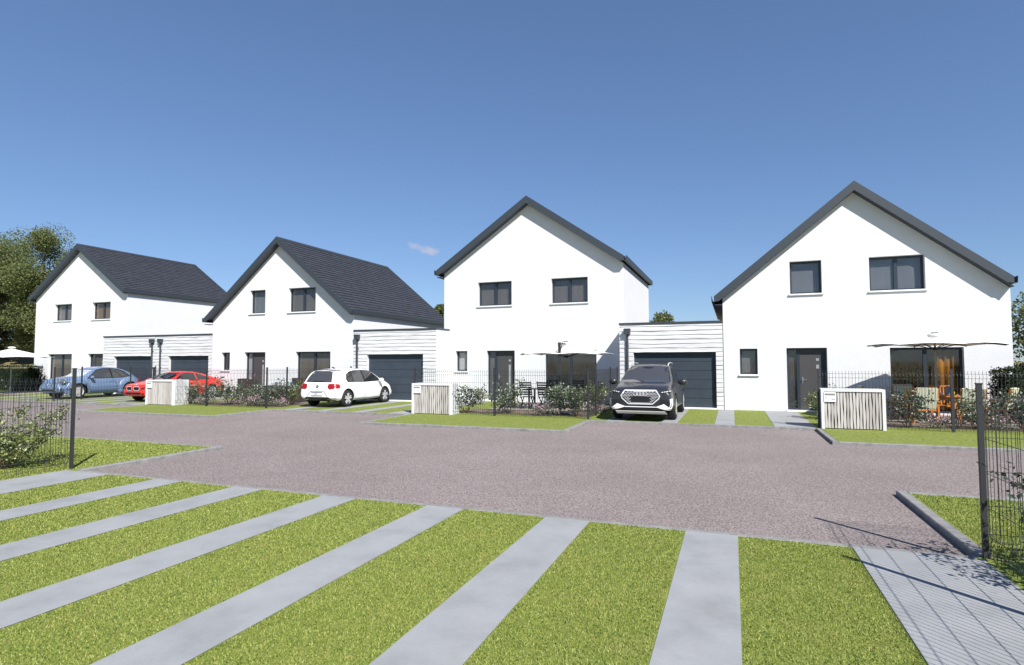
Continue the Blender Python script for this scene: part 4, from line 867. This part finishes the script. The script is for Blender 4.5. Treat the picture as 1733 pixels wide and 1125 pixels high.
def shrub_ring(proto, places, cat_group, labels):
    first = True
    for (x, y, s, rz), lab in zip(places, labels):
        if first: proto.location = (x, y, .008); proto.rotation_euler.z = rz; proto.scale = (s,) * 3; proto['label'] = lab; proto['group'] = cat_group; first = False
        else: dup(proto, (x, y, .008), rz, s, lab, cat_group)
G_ = 'garden shrubs behind the wire fences'
A = shrub_proto('garden_shrub', 'leaf_shrub', 3, 1.0, .58, 8, 850, .085, .10)
Bs = shrub_proto('garden_shrub', 'leaf_shrub', 11, 1.0, .56, 9, 950, .078, .09)
Cs = shrub_proto('garden_shrub', 'leaf_olive', 21, 1.0, .58, 9, 950, .072, .09)
D = shrub_proto('garden_shrub', 'leaf_dark', 31, 1.0, .60, 7, 700, .085, .10)
shrub_ring(D, [(4.42, 18.5, 1.0, 0), (-8.75, 18.55, 1.0, 1.2)], G_, ['dark open shrub in front of the left teak chair, beside the right hand bin wall', 'dark leafy shrub with white bloom just right of the middle bin wall'])
shrub_ring(A, [(5.95, 18.7, .95, 2), (-21.35, 18.75, .95, 1), (-19.9, 18.7, 1.1, 2.4), (-18.55, 18.8, .92, 3.3), (-17.55, 18.75, 1.0, 4), (-7.30, 18.9, 1.08, 5)], G_,
    ['dense pale shrub beside the fence post in front of the teak table', 'leafy shrub in front of the rear of the red car', 'tall shrub against white wall right of the red car', 'shrub in front of the front door with the wicker set', 'shrub in front of the wicker garden table', 'rounded shrub in front of the slatted chair nearest the front door'])
shrub_ring(Bs, [(-5.45, 18.75, 1.02, .7), (-4.80, 18.55, .95, 3.1), (-22.1, 18.7, .85, 2), (-37.4, 19.0, 1.15, 1), (-38.8, 19.2, 1.1, 3), (-36.9, 18.5, .9, 4), (7.0, 18.8, .95, 1.5)], G_,
    ['dense shrub below the cantilever parasol', 'shrub at the fence corner left of the dark suv', 'shrub touching the white side of the bin wall by the red car', 'dark shrub in front of the blue car, at the photo left edge', 'shrub below the white parasol at the photo left edge', 'low shrub right beside the nose of the blue car', 'shrub beside the right teak armchair near the dark hedge'])
shrub_ring(Cs, [(-4.65, 20.3, 1.05, 0), (-16.95 + .45 - .9, 19.6, .95, 2.2), (2.62, 20.2, 1.0, 1), (-9.9, 22.3, .7, 3)], G_,
    ['yellow green shrub behind the side fence next to the dark suv', 'light green shrub just left of the white hatchback', 'yellow green shrub beside the front door of the nearest house', 'small yellow green shrub at the front door of the tall house'])
NL = shrub_proto('garden_shrub', 'leaf_olive', 41, 1.02, .80, 12, 3000, .055, .075, 'large airy yellow green shrub behind the near fence at the left edge', 'shrub'); NL.location = (-11.6, 6.2, 0); NL['group'] = 'two shrubs behind the near corner fences'
NR = shrub_proto('garden_shrub', 'leaf_dark', 51, 1.05, .62, 11, 1700, .06, .08, 'dark glossy shrub behind the near fence at the right edge', 'shrub'); NR.location = (2.80, 5.80, 0); NR['group'] = 'two shrubs behind the near corner fences'

def flower_proto(seed):
    r = random.Random(seed); root = thing('flowering_plant', '', 'flowers'); b = MB(); c = []
    for k in range(26): c.append((r.gauss(0, .22), r.gauss(0, .13), r.uniform(.06, .25)))
    leaf_cloud(b, c, 420, .05, .05, r); b.build('foliage', M['leaf_shrub'], root, fix=False)
    p = MB(); cc = [(x, y, z + .07) for x, y, z in c]; leaf_cloud(p, cc, 330, .05, .042, r, .3, .6); p.build('blossom', M['petal'], root, fix=False); return root
FP = flower_proto(5)
shrub_ring(FP, [(-6.05, 18.35, 1.15, 0), (-4.35, 19.6, .85, 1.4), (-18.3, 18.3, 1.2, .2), (-15.55 - 1.5, 18.6, 1.0, 2), (-20.9, 18.3, .9, 3), (-22.6 + .6, 18.3, .8, 1), (5.05, 18.45, 1.05, .3), (6.45, 18.5, 1.1, 1.2), (2.45, 18.5, .8, .5), (-37.2, 18.15, 1.5, .4), (-38.9, 18.3, 1.5, .1)], 'pink flowers along the fences',
    ['pink flowers under the cantilever parasol pole', 'pink flowers beside the front wheel of the dark suv', 'pale pink flowers below the wicker chair', 'deep pink flowers touching the white hatchback', 'pink flowers under the tall shrub against the white wall', 'sparse pink flowers by the bin wall beside the red car', 'pink flowers in front of the teak chair leg', 'pink flowers behind the near fence post at the right edge', 'few red pink flowers beside the front door path', 'pink flowers in front of the blue car nose', 'pink flowers below the dark hedge at the left edge'])

def hedge(label, x0, x1, y0, y1, h, seed, n):
    r = random.Random(seed); b = MB()
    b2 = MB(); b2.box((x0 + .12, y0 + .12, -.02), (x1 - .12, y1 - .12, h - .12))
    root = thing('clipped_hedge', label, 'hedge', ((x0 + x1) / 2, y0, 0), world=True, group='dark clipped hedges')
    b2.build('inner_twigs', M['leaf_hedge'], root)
    for _ in range(n):
        f = r.random(); p = [r.uniform(x0, x1), r.uniform(y0, y1), r.uniform(.05, h)]; k = r.choice('xxyyyz')
        if k == 'x': p[0] = r.choice((x0, x1)) + r.gauss(0, .04)
        elif k == 'y': p[1] = r.choice((y0, y0, y1)) + r.gauss(0, .04)
        else: p[2] = h + r.gauss(0, .04)
        leaf_cloud(b, [p], 1, .02, .085, r)
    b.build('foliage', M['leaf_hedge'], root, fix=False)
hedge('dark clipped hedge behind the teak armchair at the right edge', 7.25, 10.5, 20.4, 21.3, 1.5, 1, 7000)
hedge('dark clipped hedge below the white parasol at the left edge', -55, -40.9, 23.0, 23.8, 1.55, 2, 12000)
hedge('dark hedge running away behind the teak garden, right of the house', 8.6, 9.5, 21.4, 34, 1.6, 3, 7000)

# ------------------------------------------------------------------ trees
def tree(label, x, y, h, cr, seed, leaf='leaf_tree', n=9000, ls=.26, group='trees behind the houses', z0=None):
    r = random.Random(seed); z0 = hill_z(x, y) if z0 is None else z0
    root = thing('broadleaf_tree', label, 'tree', (x, y, z0), group=group)
    t = MB(); t.tube([(0, 0, -.3), (.1, .05, h * .25), (-.05, .1, h * .55), (0, 0, h * .8)], h * .022, 8, h * .006)
    cl = []
    for k in range(34):
        a = r.uniform(0, 6.28); v = r.random() ** .8; rr = cr * math.sqrt(r.random()) * math.sin(math.pi * (.16 + .80 * v)) ** .7
        c = Vector((rr * math.cos(a), rr * math.sin(a), h * (.16 + .80 * v))); cl.append((c, cr * r.uniform(.20, .38)))
        if k < 16: t.tube([(0, 0, h * r.uniform(.2, .6)), c * .55 + Vector((0, 0, h * .10)), c], h * .008, 5, .02)
    t.build('trunk', M['bark'], root)
    b = MB()
    for c, s in cl:
        for _ in range(n // 34):
            d = Vector((r.gauss(0, 1), r.gauss(0, 1), r.gauss(0, .8))).normalized() * s * r.random() ** .4
            p = c + d; sz = ls * r.uniform(.5, 1.3); u = Vector((r.gauss(0, 1), r.gauss(0, 1), r.gauss(0, 1))).normalized(); w = u.cross(Vector((r.gauss(0, 1), r.gauss(0, 1), r.gauss(0, 1)))).normalized()
            i = len(b.v); b.v += [tuple(p - u * sz * .5), tuple(p + w * sz * .32), tuple(p + u * sz * .5), tuple(p - w * sz * .32)]; b.f.append((i, i + 1, i + 2, i + 3))
    b.build('crown', M[leaf], root, fix=False); return root
tl = ['tallest tree of the wood at the left edge of the photo', 'bushy tree beside the tallest one at the left edge', 'tree whose crown meets the roof edge of the farthest house', 'dark lower tree behind the white parasol at the left', 'dark tree at the foot of the left wood', 'tree deep in the left wood above the hedge']
for k, (x, y, h, cr, lf) in enumerate([(-91, 47, 17.2, 7.0, 'leaf_tree'), (-83, 48, 17.4, 6.5, 'leaf_tree'), (-84, 52, 14.2, 6.2, 'leaf_tree'), (-87, 50, 9.5, 5.2, 'leaf_tree2'), (-97, 49, 10.5, 6.5, 'leaf_tree2'), (-99, 49, 17, 6.5, 'leaf_tree2')]):
    tree(tl[k], x, y, h, cr, 60 + k, lf, 42000, .24, 'trees of the wood at the left')
tree('tree top showing above the garage roof behind the dark suv', -6.9, 62, 6.7, 2.6, 81, 'leaf_tree')
tree('lower tree top at the right above the garage behind the dark suv', -3.9, 66, 6.0, 2.2, 82, 'leaf_tree2')
tree('small tree top in the gap between the two middle houses', -31.6, 60, 8.4, 2.0, 83, 'leaf_tree')
tree('dark tree right of the nearest house at the photo edge', 20.0, 44, 7.2, 4.2, 84, 'leaf_tree2')
tree('pale green tree behind the dark one at the right photo edge', 24.0, 52, 8.0, 4.5, 85, 'leaf_tree')

# ------------------------------------------------------------------ garden furniture
def parasol(label, x, y, r, zr, zh, pole=None, n=8, droop=.05, rot=0):
    root = thing('parasol', label, 'parasol', (x, y, 0), group='pale garden parasols')
    b = MB(); K = 6; rings = []
    for k in range(K + 1):
        t = k / K; row = []
        for j in range(n * 4):
            a = rot + 2 * math.pi * j / (n * 4); seg = (j % 4) / 4; edge = math.cos(math.pi / n) / math.cos((seg - .5) * 2 * math.pi / n)
            sag = .07 * t * math.sin(math.pi * seg)
            row.append((r * t * edge * math.cos(a), r * t * edge * math.sin(a), zh - (zh - zr) * t ** .92 + sag * .6 - .0))
        rings.append(row)
    for row in rings[1:]: b.v += row
    m = n * 4; b.v.append((0, 0, zh)); top = len(b.v) - 1
    for j in range(m): b.f.append((top, j, (j + 1) % m))
    for k in range(K - 1):
        for j in range(m): a = k * m + j; c = k * m + (j + 1) % m; b.f.append((a, a + m, c + m, c))
    o = b.build('canopy', M['canvas'], root, smooth=True, fix=False); md = o.modifiers.new('t', 'SOLIDIFY'); md.thickness = .008
    rb = MB()
    for j in range(n):
        a = rot + 2 * math.pi * j / n; p = Vector((.05 * math.cos(a), .05 * math.sin(a), zh - .05)); q = Vector((r * .97 * math.cos(a), r * .97 * math.sin(a), zr - .012)); mid = p.lerp(q, .5) - Vector((0, 0, .0))
        rb.bar(p, q, .018, .024); rb.bar((.04 * math.cos(a), .04 * math.sin(a), zr - .10), mid, .016, .02)
    rb.build('rib', M['black_metal'], root)
    cp = MB(); cp.lathe([(.20, zh + .04), (.16, zh + .085), (.05, zh + .11), (.0001, zh + .115)], n=20); cp.lathe([(.17, zh + .0), (.15, zh + .05)], n=20); cp.build('vent_cap', M['canvas'], root, smooth=True)
    MB().lathe([(.11, zh + .112), (.09, zh + .13), (.0001, zh + .135)], n=16).build('finial', M['black_metal'], root)
    p = MB()
    if pole is None:
        p.tube([(0, 0, .05), (0, 0, zh)], .028, 12); p.build('pole', plain('pole_beige', (.30, .28, .25), .5), root)
        MB().lathe([(.28, .005), (.28, .06), (.05, .09), (.045, .30), (.035, .31)], n=24).build('base', M['anthracite'], root)
        MB().lathe([(.06, zr - .14), (.065, zr - .07), (.03, zr - .05)], n=12).build('hub', M['black_metal'], root)
    else:
        dx, dy, ph = pole; p.box((dx - .045, dy - .035, .02), (dx + .045, dy + .035, ph)); p.build('pole', M['metal_fence'], root)
        ar = MB(); ar.bar((dx, dy, ph - .06), (0, 0, zh + .06), .03, .04); ar.bar((dx, dy, ph - .5), (dx * .55, dy * .55, ph + .02), .025, .03); ar.build('arm', M['metal_fence'], root)
        MB().box((dx - .45, dy - .45, .005), (dx + .45, dy + .45, .06)).build('base', M['anthracite'], root)
        c = MB(); c.box((dx - .06, dy - .07, 1.15), (dx + .06, dy + .06, 1.32)); c.build('crank_box', M['black_metal'], root)
        MB().lathe([(.07, zr - .12), (.10, zr - .05), (.03, zr - .03)], n=12).build('hub', M['black_metal'], root)
    return root
parasol('cream parasol on a centre pole above the teak table', 5.62, 20.45, 1.80, 2.25, 2.50, rot=.05)
parasol('cream cantilever parasol on a dark grey post in front of the tall house', -5.82, 21.0, 1.78, 2.06, 2.42, pole=(.22, -1.62, 2.46), rot=.1)
parasol('white parasol cut by the left edge of the photo', -39.3, 21.2, 1.95, 2.10, 2.62, rot=.1)

# black slatted folding chairs round a pale table
def fold_chair(loc, rz, label):
    root = thing('slatted_chair', label, 'chair', loc, rz, 'black slatted folding chairs')
    b = MB()
    for k in range(6): z = .52 + k * .088; y = -.20 - k * .030; b.box((-.22, y - .008, z), (.22, y + .008, z + .058))
    for sx in (-1, 1): b.bar((sx * .225, -.15, .40), (sx * .225, -.36, 1.04), .025, .03)
    b.build('backrest', M['black_slat'], root)
    s = MB()
    for k in range(6): s.box((-.21, -.20 + k * .075, .435), (.21, -.20 + k * .075 + .058, .453))
    s.build('seat', M['black_slat'], root)
    for sx in (-1, 1):
        for p, q in (((-.20, .44), (.24, .0)), ((.20, .44), (-.26, .0))):
            MB().bar((sx * .20, p[0], p[1]), (sx * .20, q[0], q[1]), .025, .032).build('leg', M['black_slat'], root)
    return root
fold_chair((-8.35, 21.6, .006), R(-75), 'black slatted folding chair nearest the front door, seen edge on'); fold_chair((-7.35, 21.0, .006), R(4), 'black slatted chair standing second from the front door, back towards the road')
fold_chair((-6.62, 21.05, .006), R(-6), 'black slatted chair left of the parasol post, back towards the road'); fold_chair((-7.0, 22.75, .006), R(182), 'black slatted chair across the pale table from the road, left one'); fold_chair((-5.9, 22.75, .006), R(178), 'black slatted chair across the pale table from the road, right one'); fold_chair((-5.05, 22.0, .006), R(80), 'black slatted chair at the right end of the pale table')
t = thing('garden_table', 'pale wooden garden table between the black slatted chairs', 'table', (-6.6, 21.85, .006))
MB().box((-.95, -.42, .70), (.95, .42, .735)).build('tabletop', M['tabletop'], t)
for sx in (-1, 1):
    for sy in (-1, 1): MB().box((sx * .86 - .03, sy * .35 - .03, 0), (sx * .86 + .03, sy * .35 + .03, .70)).build('leg', M['black_slat'], t)

# teak set with striped cushions
def teak_chair(loc, rz, label, cush=True):
    root = thing('teak_armchair', label, 'armchair', loc, rz, 'teak armchairs round the teak table')
    b = MB()
    for sx in (-1, 1): b.bar((sx * .27, -.22, .36), (sx * .27, -.36, 1.00), .045, .04)
    b.bar((-.29, -.36, .985), (.29, -.36, .985), .045, .05)
    for k in range(6): x = -.2 + k * .08; b.bar((x, -.235, .42), (x, -.352, .96), .03, .015)
    b.build('backrest', M['teak'], root)
    s = MB(); s.box((-.27, -.25, .37), (.27, .27, .405)); s.build('seat', M['teak'], root)
    for sx in (-1, 1):
        MB().box((sx * .30 - .025, .22, 0), (sx * .30 + .025, .27, .62)).build('leg', M['teak'], root); MB().box((sx * .30 - .025, -.27, 0), (sx * .30 + .025, -.22, .62)).build('leg', M['teak'], root)
        MB().box((sx * .30 - .035, -.32, .62), (sx * .30 + .035, .30, .65)).build('armrest', M['teak'], root)
    if cush:
        c = MB(); c.prism([(-.25, -.255, .44), (-.25, -.415, 1.01), (-.25, -.35, 1.03), (-.25, -.18, .46)], (.5, 0, 0)); c.box((-.25, -.24, .41), (.25, .26, .47))
        c.build('cushion', M['cushion'], root)
    return root
teak_chair((5.08, 19.75, .006), R(3), 'teak armchair with striped cushion, back to the road, left of the fence post'); teak_chair((6.20, 19.75, .006), R(-4), 'teak armchair with striped cushion, back to the road, behind the near fence post')
teak_chair((5.15, 21.75, .006), R(180), 'teak armchair on the house side of the table, left one'); teak_chair((6.1, 21.75, .006), R(176), 'bare teak armchair on the house side of the table, right one', False)
teak_chair((7.05, 20.35, .006), R(55), 'teak armchair in front of the dark hedge at the right'); teak_chair((4.1, 20.8, .006), R(-90), 'teak armchair half hidden by the right hand bin wall')
t = thing('teak_table', 'orange teak garden table under the centre pole parasol', 'table', (5.62, 20.85, .006))
MB().box((-.75, -.25, .715), (.75, .5, .75)).build('tabletop', M['teak'], t); MB().box((-.68, -.18, .62), (.68, .43, .714)).build('apron', M['teak'], t)
for sx in (-1, 1):
    for sy in (-.18, .43): MB().box((sx * .66 - .035, sy - .035, 0), (sx * .66 + .035, sy + .035, .62)).build('leg', M['teak'], t)
def pot(name, label, cat, loc, prof, mat, grp=None): tag(MB().lathe(prof, (0, 0, 0), n=18).build(name, M[mat], None, smooth=True, loc=loc), label, cat, grp)
TZ = .757
pot('coffee_pot', 'tall blue grey coffee pot on the teak table', 'pot', (5.98, 20.75, TZ), [(.06, 0), (.075, .06), (.07, .16), (.05, .24), (.055, .27), (.0001, .29)], 'bluegrey')
pot('cup', 'small pale cup beside the coffee pot on the teak table', 'cup', (5.82, 20.75, TZ), [(.03, 0), (.042, .05), (.045, .09), (.04, .09), (.035, .02), (.0001, .015)], 'ceramic')
pot('juice_glass', 'yellow juice glass right of the coffee pot', 'glass', (6.12, 20.78, TZ), [(.03, 0), (.038, .12), (.0001, .12)], 'yellow')
pot('juice_jug', 'amber juice jug at the left end of the teak table', 'jug', (4.98, 20.9, TZ), [(.05, 0), (.06, .08), (.045, .17), (.05, .19), (.0001, .19)], 'yellow')
pot('plate', 'white plate on the teak table', 'plate', (5.6, 20.85, TZ), [(.05, 0), (.12, .018), (.115, .02), (.0001, .006)], 'ceramic')

# brown wicker set
def wicker_chair(loc, rz, label):
    root = thing('wicker_armchair', label, 'armchair', loc, rz, 'brown wicker armchairs')
    MB().box((-.30, -.34, .02), (.30, -.24, 1.03)).build('backrest', M['wicker'], root)
    MB().box((-.30, -.238, .02), (.30, .30, .40)).build('seat', M['wicker'], root)
    for sx in (-1, 1): MB().box((sx * .345 - .043, -.30, .02), (sx * .345 + .043, .30, .64)).build('armrest', M['wicker'], root)
    MB().box((-.29, -.235, .402), (.29, .29, .46)).build('cushion', M['ceramic'], root); return root
wicker_chair((-21.05, 20.85, .006), R(-90), 'brown wicker armchair at the left end of the set'); wicker_chair((-20.05, 20.35, .006), R(0), 'brown wicker armchair with its back to the road, right of the front door')
wicker_chair((-19.45, 22.0, .006), R(180), 'brown wicker armchair between the two fence posts, facing the road'); wicker_chair((-18.30, 22.0, .006), R(180), 'brown wicker armchair in front of the patio door behind the white hatchback')
t = thing('wicker_table', 'brown wicker garden table with a pale top', 'table', (-19.1, 21.15, .006))
MB().box((-1.0, -.40, .02), (1.0, .40, .70)).build('base', M['wicker'], t); MB().box((-1.05, -.45, .702), (1.05, .45, .722)).build('tabletop', M['bluegrey'], t)
WZ = .729
pot('plate', 'left white plate on the wicker table', 'plate', (-19.75, 20.95, WZ), [(.05, 0), (.14, .03), (.0001, .01)], 'ceramic'); pot('plate', 'right white plate on the wicker table', 'plate', (-19.2, 20.95, WZ), [(.05, 0), (.14, .03), (.0001, .01)], 'ceramic')
pot('vase', 'small teal vase between the plates on the wicker table', 'vase', (-19.5, 20.95, WZ), [(.05, 0), (.075, .06), (.05, .13), (.06, .15), (.0001, .15)], 'teal')
pot('tumbler', 'dark teal tumbler at the right end of the wicker table', 'glass', (-18.6, 20.95, WZ), [(.04, 0), (.06, .17), (.0001, .17)], 'teal')

# seen through the patio doors
def drape(label, x0, x1, y, z0, z1, mat, grp=None):
    b = MB(); n = int((x1 - x0) / .03)
    for k in range(n + 1): x = x0 + (x1 - x0) * k / n; yy = y + .035 * math.sin(k * .9); b.v += [(x, yy, z0), (x, yy, z1)]
    for k in range(n): b.f.append((2 * k, 2 * k + 2, 2 * k + 3, 2 * k + 1))
    o = b.build('curtain', M[mat], None, smooth=True); md = o.modifiers.new('t', 'SOLIDIFY'); md.thickness = .01; tag(o, label, 'curtain', grp)
drape('amber curtain inside the right half of the nearest patio door', 6.35, 6.95, 23.225, .05, 2.4, 'orange_cloth')
la = thing('arc_lamp', 'arc lamp with a grey dome shade inside the nearest patio door', 'lamp', (5.9, 24.6, .03))
MB().tube([(0, 0, 0), (0, 0, 1.4), (-.1, 0, 2.0), (-.4, 0, 2.25), (-.7, 0, 2.05), (-.75, 0, 1.75)], .012, 8).build('arm', M['steel'], la); MB().lathe([(.16, 0), (.16, .02), (0.0001, .03)], n=18).build('base', M['anthracite'], la)
MB().lathe([(.17, 1.45), (.19, 1.5), (.17, 1.62), (.09, 1.73), (.0001, 1.76)], (-.75, 0, 0), n=20).build('lamp_shade', M['lampshade'], la, smooth=True)
MB().lathe([(.0001, 1.44), (.07, 1.45), (.08, 1.49), (.0001, 1.5)], (-.75, 0, 0), n=14).build('bulb', M['ceramic'], la)
PP = shrub_proto('house_plant', 'leaf_olive', 71, 1.9, .5, 6, 260, .22, .14, 'tall leafy house plant inside the nearest patio door', 'plant'); PP.location = (6.0, 25.2, .03)

# ------------------------------------------------------------------ short grass on the near strips
def blades(name, zones, seed, dens, hgt):
    r = random.Random(seed); b = MB()
    for x0, y0, x1, y1 in zones:
        for _ in range(int((x1 - x0) * (y1 - y0) * dens)):
            x, y = r.uniform(x0, x1), r.uniform(y0, y1)
            v = Vector((x, y, -1.8)); d = v.dot(fw)
            if d < 1.5 or abs(v.dot(rt)) > d * .95 or y < 2.0: continue
            if r.random() > min(1, (7.0 / d) ** 1.2): continue
            a = r.uniform(0, 6.283); h = hgt * r.uniform(.5, 1.3); w = .0036 * min(2.6, max(1, d / 5)); l = h * r.uniform(.2, .9); q = r.uniform(0, 6.283)
            i = len(b.v); cx, cy = math.cos(a) * w, math.sin(a) * w
            b.v += [(x - cx, y - cy, 0), (x + cx, y + cy, 0), (x + math.cos(q) * l, y + math.sin(q) * l, h)]; b.f.append((i, i + 1, i + 2))
    o = b.build(name, M['blade'], None, fix=False); o['kind'] = 'stuff'; return o
zs = []
for (a, c) in zip([n[1] for n in NEAR], [n[0] for n in NEAR[1:]] + [1.05]): zs.append((a + .01, 1.9, c - .01, YE - .11))
blades('short_grass', zs, 1, 9000, .013)
blades('short_grass', [(2.23, YE, 4.6, YN - .14), (-14.5, YE, -10.36, YN - .14), (-14, 5.0, -10.47, YE)], 2, 5000, .018)
